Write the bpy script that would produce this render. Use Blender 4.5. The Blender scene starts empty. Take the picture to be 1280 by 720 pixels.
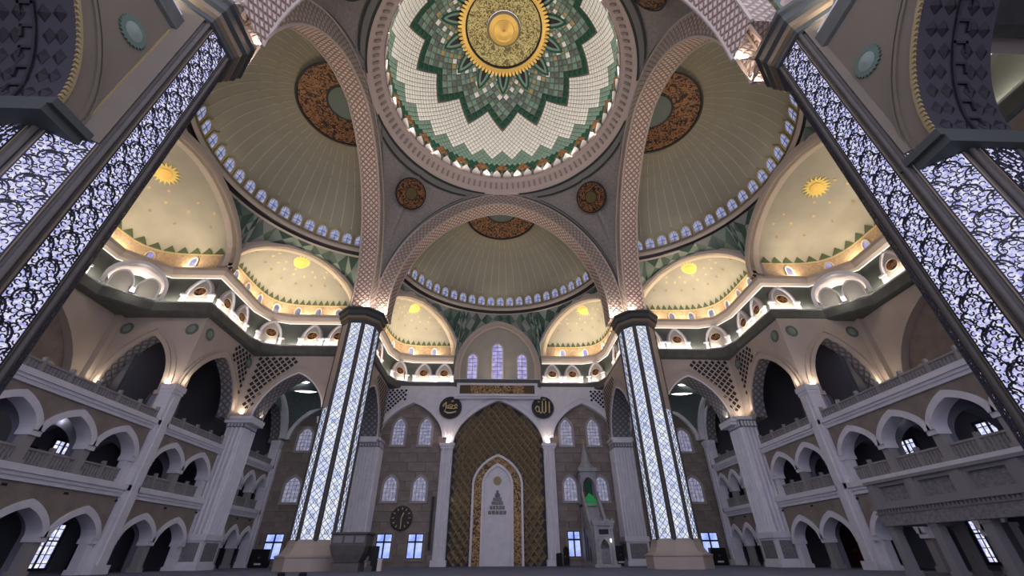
import bpy, math, random
from math import pi, sin, cos, sqrt, radians, atan2, hypot
from mathutils import Vector, Matrix
random.seed(7)
SC = bpy.context.scene
COL = SC.collection

# ------------------------------------------------------------------ camera, world, exposure
cam_d = bpy.data.cameras.new('camera')
cam = bpy.data.objects.new('camera', cam_d)
COL.objects.link(cam)
cam_d.sensor_width = 36.0
cam_d.lens = 511.863 / 1280 * 36.0
cam_d.clip_end = 400
cam.matrix_world = Matrix(((0.99950969, -0.01343427, -0.02828249, 0.0),
                           (-0.03101608, -0.54849486, -0.83557848, 0.0),
                           (-0.00428742, 0.836046, -0.54864261, 0.76),
                           (0, 0, 0, 1)))
SC.camera = cam

wd = bpy.data.worlds.new('world')
SC.world = wd
wd.use_nodes = True
wd.node_tree.nodes['Background'].inputs[0].default_value = (0.77, 0.765, 1.0, 1)
wd.node_tree.nodes['Background'].inputs[1].default_value = 1.85

SC.view_settings.view_transform = 'Standard'
SC.view_settings.look = 'None'
SC.view_settings.exposure = 0.0
SC.view_settings.gamma = 1.0
SC.view_settings.use_curve_mapping = False
try:
    SC.cycles.use_denoising = True
    SC.cycles.max_bounces = 6
    SC.cycles.diffuse_bounces = 4
    SC.cycles.sample_clamp_indirect = 4.0
except Exception:
    pass


def area_lamp(name, loc, direction, sx, sy, power, color=(1, .86, .68), spread=180):
    d = bpy.data.lights.new(name, 'AREA')
    d.shape = 'RECTANGLE'; d.size = sx; d.size_y = sy
    d.energy = power; d.color = color
    d.spread = radians(spread)
    o = bpy.data.objects.new(name, d)
    COL.objects.link(o)
    o.location = loc
    o.rotation_euler = Vector(direction).to_track_quat('-Z', 'X').to_euler()
    return o


def point_lamp(name, loc, power, color=(1, .86, .68), r=.25):
    d = bpy.data.lights.new(name, 'POINT')
    d.energy = power; d.color = color; d.shadow_soft_size = r
    o = bpy.data.objects.new(name, d)
    COL.objects.link(o); o.location = loc
    return o


WARM = (1.0, .80, .58)
NEUT = (1.0, .90, .78)
PINK = (1.0, .80, .70)
# cornice lamps of the main dome, standing on the ring ledge
for k in range(20):
    a = 2 * pi * (k + .5) / 20
    area_lamp('ring_lamp', (9.9 * cos(a), 22 + 9.9 * sin(a), 37.6), (-.25 * cos(a), -.25 * sin(a), 1), 3.0, .3, 98, (1, .95, .88))
# uplights on the capitals of the four pillars, washing the great arches
for sx in (-1, 1):
    for (py, sy) in ((34.7, -1), (9.3, 1)):
        area_lamp('capital_lamp', (sx * 11.15, py + sy * 0.5, 20.05), (-.38 * sx, 0, 1), .5, 1.2, 330 if sy < 0 else 170, PINK)
        area_lamp('capital_lamp', (sx * 12.3, py + sy * 1.75, 20.05), (0, sy * .38, 1), 1.2, .5, 330 if sy < 0 else 170, PINK)

# ------------------------------------------------------------------ materials
MATS = {}


def mat(name, col, rough=.6, metal=0.0, col2=None, scale=3.0, bump=0.0, bscale=20.0, spec=.3, emit=None, estr=0.0, detail=4.0):
    if name in MATS:
        return MATS[name]
    m = bpy.data.materials.new(name)
    m.use_nodes = True
    nt = m.node_tree
    b = nt.nodes['Principled BSDF']
    b.inputs['Base Color'].default_value = (*col, 1)
    b.inputs['Roughness'].default_value = rough
    b.inputs['Metallic'].default_value = metal
    b.inputs['Specular IOR Level'].default_value = spec
    tc = nt.nodes.new('ShaderNodeTexCoord')
    if col2 is not None:
        n = nt.nodes.new('ShaderNodeTexNoise')
        n.inputs['Scale'].default_value = scale
        n.inputs['Detail'].default_value = detail
        nt.links.new(tc.outputs['Object'], n.inputs['Vector'])
        r = nt.nodes.new('ShaderNodeValToRGB')
        r.color_ramp.elements[0].position = .35
        r.color_ramp.elements[1].position = .65
        r.color_ramp.elements[0].color = (*col, 1)
        r.color_ramp.elements[1].color = (*col2, 1)
        nt.links.new(n.outputs['Fac'], r.inputs['Fac'])
        nt.links.new(r.outputs['Color'], b.inputs['Base Color'])
    if bump > 0:
        n2 = nt.nodes.new('ShaderNodeTexNoise')
        n2.inputs['Scale'].default_value = bscale
        nt.links.new(tc.outputs['Object'], n2.inputs['Vector'])
        bp = nt.nodes.new('ShaderNodeBump')
        bp.inputs['Strength'].default_value = bump
        bp.inputs['Distance'].default_value = .05
        nt.links.new(n2.outputs['Fac'], bp.inputs['Height'])
        nt.links.new(bp.outputs['Normal'], b.inputs['Normal'])
    if emit is not None:
        b.inputs['Emission Color'].default_value = (*emit, 1)
        b.inputs['Emission Strength'].default_value = estr
    MATS[name] = m
    return m


def mat_gold_script(name, dark, gold, scale, thr=.5, dist=1.2):
    """flowing gold strokes on a dark ground (flat ornament print)"""
    m = mat(name, gold, .45, .3)
    nt = m.node_tree
    b = nt.nodes['Principled BSDF']
    tc = nt.nodes['Texture Coordinate']
    w = nt.nodes.new('ShaderNodeTexNoise')
    w.inputs['Scale'].default_value = scale
    w.inputs['Detail'].default_value = 2.5
    w.inputs['Distortion'].default_value = dist
    nt.links.new(tc.outputs['Object'], w.inputs['Vector'])
    r = nt.nodes.new('ShaderNodeValToRGB')
    e = r.color_ramp.elements
    e[0].position = thr - .07; e[0].color = (*dark, 1)
    e[1].position = thr; e[1].color = (*gold, 1)
    x = e.new(thr + .05); x.color = (*gold, 1)
    x = e.new(thr + .12); x.color = (*dark, 1)
    nt.links.new(w.outputs['Fac'], r.inputs['Fac'])
    nt.links.new(r.outputs['Color'], b.inputs['Base Color'])
    return m


def mat_uv_weave(name, c1, c2, sx, sy, bump=.5):
    """woven lattice relief running along an arch: uses the UV laid out in metres"""
    m = mat(name, c1, .7)
    nt = m.node_tree
    b = nt.nodes['Principled BSDF']
    uv = nt.nodes.new('ShaderNodeUVMap')
    sp = nt.nodes.new('ShaderNodeSeparateXYZ')
    nt.links.new(uv.outputs['UV'], sp.inputs[0])

    def mth(op, a_, b_=None):
        n = nt.nodes.new('ShaderNodeMath'); n.operation = op
        for k_, q in ((0, a_), (1, b_)):
            if q is None: continue
            if isinstance(q, (int, float)): n.inputs[k_].default_value = q
            else: nt.links.new(q, n.inputs[k_])
        return n.outputs[0]
    us, vs = mth('MULTIPLY', sp.outputs[0], sx), mth('MULTIPLY', sp.outputs[1], sy)
    d1 = mth('ABSOLUTE', mth('SUBTRACT', mth('FRACT', mth('ADD', us, vs)), .5))
    d2 = mth('ABSOLUTE', mth('SUBTRACT', mth('FRACT', mth('SUBTRACT', us, vs)), .5))
    mx = mth('MAXIMUM', d1, d2)
    mr = nt.nodes.new('ShaderNodeMapRange')
    mr.inputs['From Min'].default_value = .22; mr.inputs['From Max'].default_value = .44
    nt.links.new(mx, mr.inputs['Value'])
    mixc = nt.nodes.new('ShaderNodeMix'); mixc.data_type = 'RGBA'
    nt.links.new(mr.outputs[0], mixc.inputs[0])
    mixc.inputs[6].default_value = (*c1, 1); mixc.inputs[7].default_value = (*c2, 1)
    nt.links.new(mixc.outputs[2], b.inputs['Base Color'])
    bp = nt.nodes.new('ShaderNodeBump')
    bp.invert = True
    bp.inputs['Strength'].default_value = bump
    bp.inputs['Distance'].default_value = .12
    nt.links.new(mr.outputs[0], bp.inputs['Height'])
    nt.links.new(bp.outputs['Normal'], b.inputs['Normal'])
    return m


def mat_glow(name, col, strength, col2=None, scale=4.0):
    m = mat(name, (.02, .02, .02), .4, emit=col, estr=strength)
    if col2 is not None:
        nt = m.node_tree
        b = nt.nodes['Principled BSDF']
        n = nt.nodes.new('ShaderNodeTexNoise')
        n.inputs['Scale'].default_value = scale
        nt.links.new(nt.nodes['Texture Coordinate'].outputs['Object'], n.inputs['Vector'])
        r = nt.nodes.new('ShaderNodeValToRGB')
        r.color_ramp.elements[0].position = .38
        r.color_ramp.elements[1].position = .62
        r.color_ramp.elements[0].color = (*col, 1)
        r.color_ramp.elements[1].color = (*col2, 1)
        nt.links.new(n.outputs['Fac'], r.inputs['Fac'])
        nt.links.new(r.outputs['Color'], b.inputs['Emission Color'])
    return m


M = {}
M['white'] = mat('white_marble', (.74, .72, .75), .5, col2=(.66, .65, .69), scale=1.5)
M['beige'] = mat('beige_plaster', (.48, .41, .35), .75, col2=(.44, .38, .325), scale=.8)
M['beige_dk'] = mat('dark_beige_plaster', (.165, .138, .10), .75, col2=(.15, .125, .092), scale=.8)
M['stone'] = mat('brown_stone', (.20, .16, .135), .55, col2=(.27, .225, .195), scale=1.1)
M['stone2'] = mat('brown_stone_pale', (.215, .174, .147), .55, col2=(.275, .23, .197), scale=1.3)
M['stone3'] = mat('brown_stone_deep', (.193, .154, .130), .55, col2=(.24, .195, .168), scale=.9)
M['joint'] = mat('stone_joint', (.155, .125, .107), .8)
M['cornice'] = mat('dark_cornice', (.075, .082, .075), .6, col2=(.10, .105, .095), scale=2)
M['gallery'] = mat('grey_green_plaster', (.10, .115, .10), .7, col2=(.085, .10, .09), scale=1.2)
M['ledge'] = mat('warm_ledge', (.55, .47, .38), .6)
M['ringp'] = mat('ring_plaster', (.52, .43, .38), .7)
M['cream'] = mat('cream_plaster', (.40, .375, .31), .75, col2=(.36, .34, .285), scale=.7)
M['semi'] = mat('semi_dome_plaster', (.27, .26, .195), .75, col2=(.245, .235, .18), scale=.5)
M['gold'] = mat('gold', (.80, .50, .13), .38, .45)
M['gold_pale'] = mat('pale_gold', (.62, .50, .25), .5, .2)
M['gold_dot'] = mat('antique_gold', (.32, .25, .12), .5, .1)
M['black'] = mat('black', (.012, .012, .014), .45)
M['dkgreen'] = mat('deep_green_tile', (.006, .055, .032), .4)
M['mint'] = mat('mint_tile', (.155, .235, .185), .45)
M['greygreen'] = mat('grey_green_tile', (.10, .125, .105), .45)
M['tilewhite'] = mat('white_tile', (.72, .69, .63), .4, col2=(.66, .63, .58), scale=3)
M['tilegap'] = mat('tile_gap', (.22, .17, .14), .7)
M['orange'] = mat('amber_tile', (.30, .12, .04), .45, col2=(.09, .05, .03), scale=5)
M['lobe'] = mat('white_lobe', (.62, .56, .54), .5)
M['pend'] = mat('grey_relief', (.29, .265, .24), .7, col2=(.22, .205, .19), scale=5, bump=.6, bscale=12)
M['pendband'] = mat('relief_band', (.17, .17, .16), .6)
M['darkline'] = mat('dark_green_line', (.02, .035, .028), .5)
M['fa1'] = mat('facet_green_dark', (.045, .085, .065), .5)
M['fa2'] = mat('facet_green_mid', (.10, .15, .12), .5)
M['fa3'] = mat('facet_green_pale', (.20, .25, .21), .5)
M['fa4'] = mat('facet_grey', (.26, .27, .25), .5)
M['weave'] = mat_uv_weave('arch_weave', (.72, .57, .49), (.26, .185, .15), 1.9, 1.9, .7)
M['weave2'] = mat_uv_weave('arch_face_weave', (.47, .39, .33), (.24, .20, .17), 1.9, 1.9, .7)
M['soffit'] = mat_uv_weave('soffit_lattice', (.27, .26, .27), (.13, .125, .135), 1.7, 1.7)
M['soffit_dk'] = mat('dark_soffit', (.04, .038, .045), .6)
M['soffit_ddk'] = mat('dark_stud', (.018, .017, .02), .5)
M['script'] = mat_gold_script('gold_script', (.022, .012, .008), (.25, .12, .05), 2.6)
M['script2'] = mat_gold_script('gold_script_fine', (.05, .03, .012), (.40, .25, .10), 3.2)
M['drum'] = mat('drum_ornament', (.50, .37, .25), .6, col2=(.36, .25, .16), scale=6, bump=.5, bscale=9)
M['dish'] = mat_gold_script('dish_script', (.16, .12, .045), (.62, .52, .22), 2.0, .5, 1.8)
M['pierdark'] = mat('pillar_rib', (.075, .066, .057), .5, col2=(.09, .08, .07), scale=2)
M['capital'] = mat('capital_dark', (.06, .068, .064), .5)
M['capgold'] = mat('capital_band', (.20, .155, .10), .5)
M['lattice'] = mat('screen_metal', (.020, .019, .028), .5)
M['glow_near'] = mat_glow('screen_glow', (.40, .41, .86), .9, (.86, .86, 1.0), 9.0)
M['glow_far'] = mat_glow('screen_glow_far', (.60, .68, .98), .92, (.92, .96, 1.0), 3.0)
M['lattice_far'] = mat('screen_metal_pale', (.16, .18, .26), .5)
M['winblue'] = mat_glow('window_daylight', (.25, .36, .95), 1.1, (.55, .66, 1.0), .9)
M['winlilac'] = mat_glow('stained_glass', (.22, .22, .36), .75, (.40, .40, .56), 3.0)
M['winsmall'] = mat_glow('small_window_glass', (.22, .23, .46), .62, (.62, .68, 1.0), 1.8)
M['winupper'] = mat_glow('lilac_glass', (.36, .32, .75), .8, (.62, .58, .95), 2.0)
M['winbright'] = mat_glow('lattice_window_glow', (.50, .55, 1.0), 1.0, (1, 1, 1), 5.0)
M['led'] = mat_glow('led_strip', (1.0, .90, .82), 1.6)
M['lampw'] = mat_glow('lamp_diffuser', (1.0, .98, .92), 3.0)
M['winframe'] = mat('window_frame_dark', (.03, .035, .06), .5)
M['surround'] = mat('window_surround', (.36, .33, .32), .6)
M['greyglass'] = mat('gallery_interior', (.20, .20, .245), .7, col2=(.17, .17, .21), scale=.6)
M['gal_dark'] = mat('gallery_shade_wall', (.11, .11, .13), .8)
M['carpet'] = mat('carpet', (.15, .165, .225), .95, col2=(.12, .135, .19), scale=.7, bump=.3, bscale=60)
M['carved'] = mat('carved_grey', (.25, .24, .25), .6, col2=(.17, .165, .175), scale=7, bump=.7, bscale=10)
M['greywood'] = mat('grey_paint', (.24, .23, .235), .6)
M['redwood'] = mat('red_brown_door', (.09, .018, .012), .5)
M['lectern'] = mat('lectern_grey', (.11, .10, .095), .55, col2=(.135, .125, .12), scale=2)
M['emerald'] = mat('green_lit_cloth', (.05, .55, .14), .6)  # green light at the kiosk is put into the cloth colour
M['vault'] = mat('vault_green', (.13, .16, .16), .7, col2=(.10, .125, .13), scale=4, bump=.4, bscale=6)
M['nichewall'] = mat('niche_plaster', (.44, .42, .37), .7)
M['skin'] = mat('skin', (.35, .20, .13), .6)
M['cloth'] = mat('dark_cloth', (.018, .018, .022), .9)
M['balus'] = mat('balustrade_stone', (.30, .285, .28), .6)


# ------------------------------------------------------------------ mesh builder
ORG = {}


class Frame:
    """u along, v up, w out towards the viewer"""
    def __init__(s, o, u, n):
        s.o = Vector(o); s.u = Vector(u); s.n = Vector(n); s.z = Vector((0, 0, 1))

    def __call__(s, u, v, w=0.0):
        return s.o + s.u * u + s.z * v + s.n * w


class MB:
    def __init__(s):
        s.v = []; s.f = []; s.m = []; s.uv = []

    def face(s, pts, m=0, uv=None):
        n = len(s.v)
        s.v.extend(Vector(p) for p in pts)
        s.f.append(tuple(range(n, n + len(pts)))); s.m.append(m)
        s.uv.append(uv)

    def strip(s, A, B, m=0, uv=False, ua=None, vb=None):
        L = 0.0
        n = len(s.v)
        k = len(A)
        s.v.extend(Vector(p) for p in A); s.v.extend(Vector(p) for p in B)
        for i in range(k - 1):
            s.f.append((n + i, n + i + 1, n + k + i + 1, n + k + i)); s.m.append(m)
            if uv:
                d = (Vector(A[i + 1]) - Vector(A[i])).length
                w = (Vector(B[i]) - Vector(A[i])).length
                s.uv.append([(L, 0), (L + d, 0), (L + d, w), (L, w)])
                L += d
            else:
                s.uv.append(None)

    def box(s, fr, u0, u1, v0, v1, w0, w1, m=0):
        P = [fr(u, v, w) for w in (w0, w1) for v in (v0, v1) for u in (u0, u1)]
        n = len(s.v); s.v.extend(P)
        for q in ((0, 1, 3, 2), (4, 5, 7, 6), (0, 1, 5, 4), (2, 3, 7, 6), (0, 2, 6, 4), (1, 3, 7, 5)):
            s.f.append(tuple(n + i for i in q)); s.m.append(m); s.uv.append(None)

    def prism(s, poly, fr, w0, w1, m=0, ms=None):
        k = len(poly)
        A = [fr(u, v, w1) for u, v in poly]; B = [fr(u, v, w0) for u, v in poly]
        s.face(A, m); s.face(B[::-1], m)
        for i in range(k):
            j = (i + 1) % k
            s.face([A[i], A[j], B[j], B[i]], m if ms is None else ms)

    def lathe(s, prof, c, n=16, a0=0.0, a1=2 * pi, m=0, ms=None):
        """prof: (r, z)"""
        rings = []
        for (r, z) in prof:
            rings.append([(c[0] + r * cos(a0 + (a1 - a0) * i / n), c[1] + r * sin(a0 + (a1 - a0) * i / n), c[2] + z) for i in range(n + 1)])
        for i in range(len(rings) - 1):
            s.strip(rings[i], rings[i + 1], m if ms is None else ms[i])

    def tube(s, pts, r, n=6, m=0):
        pts = [Vector(p) for p in pts]
        rings = []
        for i, p in enumerate(pts):
            t = (pts[min(i + 1, len(pts) - 1)] - pts[max(i - 1, 0)])
            t = t.normalized() if t.length > 1e-9 else Vector((0, 0, 1))
            a = t.cross(Vector((0, 0, 1)))
            if a.length < 1e-3:
                a = t.cross(Vector((1, 0, 0)))
            a.normalize(); b = t.cross(a)
            rr = r[i] if isinstance(r, (list, tuple)) else r
            rings.append([p + (a * cos(2 * pi * k / n) + b * sin(2 * pi * k / n)) * rr for k in range(n + 1)])
        for i in range(len(rings) - 1):
            s.strip(rings[i], rings[i + 1], m)
        s.face(rings[0][:-1], m); s.face(rings[-1][:-1], m)

    def sweep(s, path, prof, ms=None, m=0):
        """path: (x,y) points, prof: (w,z): w to the left-hand side of travel; mitred"""
        P = [Vector((p[0], p[1])) for p in path]
        nr = []
        for i in range(len(P)):
            ds = []
            if i > 0:
                d = (P[i] - P[i - 1]).normalized(); ds.append(Vector((-d.y, d.x)))
            if i < len(P) - 1:
                d = (P[i + 1] - P[i]).normalized(); ds.append(Vector((-d.y, d.x)))
            if len(ds) == 2:
                b = ds[0] + ds[1]
                b = b / max(b.length_squared / 2, .2)
                nr.append(b)
            else:
                nr.append(ds[0])
        rows = [[(p.x + n.x * w, p.y + n.y * w, z) for p, n in zip(P, nr)] for (w, z) in prof]
        for i in range(len(rows) - 1):
            s.strip(rows[i], rows[i + 1], m if ms is None else ms[i])

    def mesh(s, name, mats, org=Vector((0, 0, 0)), smooth=False, tf=None):
        me = bpy.data.meshes.new(name)
        V = [tf(v) for v in s.v] if tf else s.v
        me.from_pydata([tuple(Vector(v) - org) for v in V], [], s.f)
        for x in mats:
            me.materials.append(x)
        me.polygons.foreach_set('material_index', s.m)
        if any(u is not None for u in s.uv):
            l = me.uv_layers.new(name='UVMap')
            k = 0
            for f, u in zip(s.f, s.uv):
                for i in range(len(f)):
                    if u is not None:
                        l.data[k].uv = u[i]
                    k += 1
        if smooth:
            me.polygons.foreach_set('use_smooth', [True] * len(me.polygons))
        me.update()
        return me

    def build(s, name, mats, parent=None, smooth=False, tf=None, weld=False, org=None, stuff=False):
        if not isinstance(mats, (list, tuple)):
            mats = [mats]
        o0 = ORG.get(parent, Vector((0, 0, 0))) if org is None else Vector(org)
        me = s.mesh(name, mats, o0, smooth, tf)
        if weld:
            import bmesh
            bm = bmesh.new(); bm.from_mesh(me)
            bmesh.ops.remove_doubles(bm, verts=bm.verts, dist=1e-4)
            bm.to_mesh(me); bm.free()
        o = bpy.data.objects.new(name, me)
        COL.objects.link(o)
        if parent is not None:
            o.parent = parent
        elif org is not None:
            o.location = o0
        if parent is not None and org is not None:
            o.location = o0 - ORG[parent]
        ORG[o] = o0
        if stuff:
            o['kind'] = 'stuff'
        return o


def root(name, loc, label, cat=None, group=None, kind=None):
    o = bpy.data.objects.new(name, None)
    o.empty_display_size = .3
    COL.objects.link(o)
    o.location = loc
    ORG[o] = Vector(loc)
    o['label'] = label
    if cat: o['category'] = cat
    if group: o['group'] = group
    if kind: o['kind'] = kind
    return o


def tag(o, label, cat=None, group=None, kind=None):
    o['label'] = label
    if cat: o['category'] = cat
    if group: o['group'] = group
    if kind: o['kind'] = kind
    return o


def inst(name, me, parent, mw):
    """object sharing mesh me, placed by world matrix mw under parent (parents are never rotated)"""
    o = bpy.data.objects.new(name, me)
    COL.objects.link(o)
    if parent is not None:
        o.parent = parent
        mw = Matrix.Translation(-ORG[parent]) @ mw
    o.matrix_local = mw
    ORG[o] = ORG.get(parent, Vector((0, 0, 0)))
    return o


def basis(o, u, v, n):
    """matrix whose local x,y,z are u,v,n at o"""
    u, v, n = Vector(u), Vector(v), Vector(n)
    return Matrix(((u.x, v.x, n.x, o[0]), (u.y, v.y, n.y, o[1]), (u.z, v.z, n.z, o[2]), (0, 0, 0, 1)))


LF = Frame((0, 0, 0), (1, 0, 0), (0, 0, 1))
LF.z = Vector((0, 1, 0))          # local flat frame: u=x, v=y, w=z


def side(s, off=0.0, oy=0.0):
    return lambda v: Vector((s * v[0] + off, v[1] + oy, v[2]))


SIDE = {-1: 'clock side', 1: 'pulpit side'}


def arch(half, spring, apex, k=.15, n=10, c=0.0):
    out = []
    for i in range(2 * n + 1):
        a = pi * i / (2 * n)
        t = abs(cos(a))
        out.append((c - half * cos(a), spring + (apex - spring) * ((1 - k) * sqrt(max(0, 1 - t * t)) + k * (1 - t))))
    return out


def arch_panel(mb, fr, u0, u1, zb, zt, half, c, spring, apex, k=.15, depth=.5, m=0, ms=1, back=True, n=10, uv=False):
    """wall panel with one arched opening"""
    A = arch(half, spring, apex, k, n, c)
    for w in ((0, -depth) if back else (0,)):
        if c - half - u0 > 1e-3:
            mb.face([fr(u0, zb, w), fr(c - half, zb, w), fr(c - half, spring, w), fr(u0, spring, w)], m)
            mb.face([fr(u0, spring, w), fr(c - half, spring, w), fr(c - half, zt, w), fr(u0, zt, w)], m)
        if u1 - c - half > 1e-3:
            mb.face([fr(c + half, zb, w), fr(u1, zb, w), fr(u1, spring, w), fr(c + half, spring, w)], m)
            mb.face([fr(c + half, spring, w), fr(u1, spring, w), fr(u1, zt, w), fr(c + half, zt, w)], m)
        mb.strip([fr(u, v, w) for u, v in A], [fr(u, zt, w) for u, v in A], m)
    B = A
    if spring > zb + 1e-3:
        B = [(c - half, zb)] + A + [(c + half, zb)]
    mb.strip([fr(u, v, 0) for u, v in B], [fr(u, v, -depth) for u, v in B], ms, uv=uv)


def archivolt(mb, fr, half, c, spring, apex, b, k=.15, w0=-.02, w1=.12, zb=None, m=0, n=10, uv=False, inner=True):
    A = arch(half, spring, apex, k, n, c); B = arch(half + b, spring, apex + b * 1.15, k, n, c)
    if zb is not None:
        A = [(c - half, zb)] + A + [(c + half, zb)]
        B = [(c - half - b, zb)] + B + [(c + half + b, zb)]
    mb.strip([fr(u, v, w1) for u, v in A], [fr(u, v, w1) for u, v in B], m, uv=uv)
    mb.strip([fr(u, v, w1) for u, v in B], [fr(u, v, w0) for u, v in B], m)
    if inner:
        mb.strip([fr(u, v, w0) for u, v in A], [fr(u, v, w1) for u, v in A], m)


def inner_chunk(mb, fr, half, c, spring, apex, zb, k, w, m, n=8):
    A = arch(half, spring, apex, k, n, c)
    pts = [(c - half, zb)] + A + [(c + half, zb)]
    mb.face([fr(u, v, w) for u, v in pts], m)


def frame_xy(x, y, nx, ny):
    l = hypot(nx, ny); nx /= l; ny /= l
    return Frame((x, y, 0), (-ny, nx, 0), (nx, ny, 0))


# ------------------------------------------------------------------ floor
mb = MB()
mb.face([(-30.5, -9, 0), (30.5, -9, 0), (30.5, 47.5, 0), (-30.5, 47.5, 0)])
tag(mb.build('floor', M['carpet']), 'blue grey carpet floor of the whole prayer hall', kind='structure')

OFFW = {-1: -.55, 1: -.2}        # the two long walls stand a little unevenly about the mihrab axis
OFFU = {-1: -.2, 1: -.38}
OFFN = {-1: .3, 1: -.15}
OFFY = {-1: .6, 1: -.15}
XW = 22.9
XB = 27.7
FS = Frame((XW, 0, 0), (0, 1, 0), (-1, 0, 0))       # canonical long wall (right), u = y


def fluted(mb_, fr, u0, u1, w0, w1, z0, z1, nf, m=0, ms=1):
    mb_.box(fr, u0, u1, z0, z1, w0, w1 - .06, m)
    d = (u1 - u0) / nf
    for i in range(nf):
        c = u0 + d * (i + .5)
        A = [(c + .40 * d * cos(a), w1 - .06 + .10 * sin(a)) for a in [pi * k / 4 for k in range(5)]]
        mb_.strip([fr(a[0], z0, a[1]) for a in A], [fr(a[0], z1, a[1]) for a in A], m)


BAYS = [  # (name, u0, u1, arch centres, half, column half width)
    ('corner', 38.9, 46.0, (40.1, 42.4, 44.7), .92),
    ('aisle', 29.45, 36.4, (31.2, 34.5), 1.42),
    ('centre', 14.9, 28.4, (26.55, 23.2, 19.85, 16.5), 1.42)]


def long_wall(s):
    sd = SIDE[s]
    T = side(s, OFFW[s], OFFY[s])
    r = root('wall_left' if s < 0 else 'wall_right', (s * XW + OFFW[s], 22, 0),
             'three storey arcaded side wall on the ' + sd, kind='structure')
    for (nm, u0, u1, cs, hf) in BAYS:
        n = len(cs)
        edges = [u0] + [(cs[i] + cs[i + 1]) / 2 for i in range(n - 1)] + [u1] if cs[0] < cs[-1] else \
                [u1] + [(cs[i] + cs[i + 1]) / 2 for i in range(n - 1)] + [u0]
        for (z0, spring, apex, zt) in ((0, 1.72, 2.92, 4.0), (4.65, 6.22, 7.42, 8.1)):
            mb = MB(); av = MB()
            for i, c in enumerate(cs):
                a, b = sorted((edges[i], edges[i + 1]))
                arch_panel(mb, FS, a, b, spring, zt, hf, c, spring, apex, .3, .75, 0, 1)
            mb.build('arcade_panel', [M['stone2'], M['white']], r, tf=T)
            for c in cs:
                av = MB()
                archivolt(av, FS, hf - .01, c, spring, apex, .34, .3, -.02, .12)
                av.build('archivolt', M['white'], r, tf=T)
            for i, e in enumerate(edges):
                mb = MB()
                w = .30 if 0 < i < n else .45
                lo, hi = (e - .22, e + .22) if 0 < i < n else ((e - .02, e + (cs[0] - hf - u0 if cs[0] < cs[-1] else cs[-1] - hf - u0)) if e == u0 else (e - (u1 - max(cs) - hf), e + .02))
                mb.box(FS, lo, hi, z0 + .25, spring - .22, -.62, -.1, 0)
                mb.box(FS, lo - .08, hi + .08, z0, z0 + .25, -.7, -.02, 0)
                mb.box(FS, lo - .06, hi + .06, spring - .24, spring, -.74, .04, 1)
                mb.build('arcade_column', [M['white'] if not (0 < i < n) else M['balus'], M['white']], r, tf=T)
        # bands between the storeys
        for (za, zb) in ((3.95, 4.65), (8.05, 8.7)):
            mb = MB()
            h = zb - za
            for (f0, f1, w) in ((0, .3, .12), (.3, .55, .2), (.55, 1, .3)):
                mb.box(FS, u0 - .4, u1 + .4, za + h * f0, za + h * f1, -.3, w, 0)
            mb.build('storey_band', M['white'], r, tf=T)
        # small dark spots under the first band
        for e in (list(cs) if n == 3 else edges):
            mb = MB(); mb.box(FS, e - .14, e + .14, 3.68, 3.80, -.05, .02)
            mb.build('spot_light_slot', M['black'], r, tf=T)
        # balustrades
        for (z0, ww) in ((4.65, -.35), (8.7, -.1)):
            spans = [(min(edges[i], edges[i + 1]), max(edges[i], edges[i + 1])) for i in range(n)] if z0 < 5 else [(u0, u1)]
            for (a, b) in spans:
                mb = MB()
                top = z0 + (.85 if z0 < 5 else .62)
                mb.box(FS, a, b, z0, top - .1, ww - .06, ww + .02, 0)
                mb.box(FS, a, b, top - .1, top, ww - .12, ww + .08, 1)
                k = max(1, round((b - a) / 1.65))
                for i in range(k + 1):
                    c = a + (b - a) * i / k
                    mb.box(FS, c - .07, c + .07, z0, top + .22, ww - .12, ww + .1, 1)
                for i in range(k * 8):
                    c = a + (b - a) * (i + .5) / (k * 8)
                    mb.box(FS, c - .03, c + .03, z0 + .08, top - .14, ww, ww + .05, 1)
                mb.build('balustrade', [M['carved'], M['balus']], r, tf=T)
    # slim engaged columns and the corner pilaster
    for (c, hw, zt) in ((28.95, .5, 11.2), (14.4, .5, 11.2), (45.95, .45, 11.2)):
        mb = MB()
        mb.box(FS, c - hw, c + hw, 0, 10.6, -.6, .30, 0)
        mb.box(FS, c - hw * .5, c + hw * .5, .4, 10.4, .3, .42, 0)
        mb.box(FS, c - hw - .12, c + hw + .12, 0, .45, -.6, .5, 0)
        mb.box(FS, c - hw - .04, c + hw + .04, 10.6, 10.85, -.6, .36, 0)
        mb.box(FS, c - hw - .09, c + hw + .09, 10.85, zt, -.6, .42, 0)
        mb.build('slim_pilaster', M['white'], r, tf=T)
    # gallery behind: back wall, slabs, cross arches
    mb = MB()
    FB = Frame((XB, 0, 0), (0, 1, 0), (-1, 0, 0))
    mb.box(FB, 14, 47, 0, 8.15, -.3, 0, 0)
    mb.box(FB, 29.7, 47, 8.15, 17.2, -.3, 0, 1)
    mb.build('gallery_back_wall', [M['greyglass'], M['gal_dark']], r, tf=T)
    for (za, zb) in ((3.95, 4.3), (8.1, 8.4), (16.6, 16.9)):
        mb = MB()
        mb.box(FB, 14 if za < 16 else 29.7, 47, za, zb, 0, XB - XW - .3, 0)
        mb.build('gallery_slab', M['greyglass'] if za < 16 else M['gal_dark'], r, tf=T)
    for y in (46.4, 37.6, 34.3 - 1.45, 28.9, 24.87, 21.52, 18.17):
        for (z0, spring, apex, zt) in ((0, 1.75, 3.1, 3.95), (4.3, 5.9, 7.4, 8.1)):
            fr = Frame((XW + .7, y, 0), (1, 0, 0), (0, -1, 0))
            mb = MB()
            L = XB - XW - .7
            arch_panel(mb, fr, 0, L, z0, zt, L / 2 - .5, L / 2, spring, apex, .3, .4, 0, 0)
            mb.build('cross_arch', M['greyglass'], r, tf=T)
    mb = MB()
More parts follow.
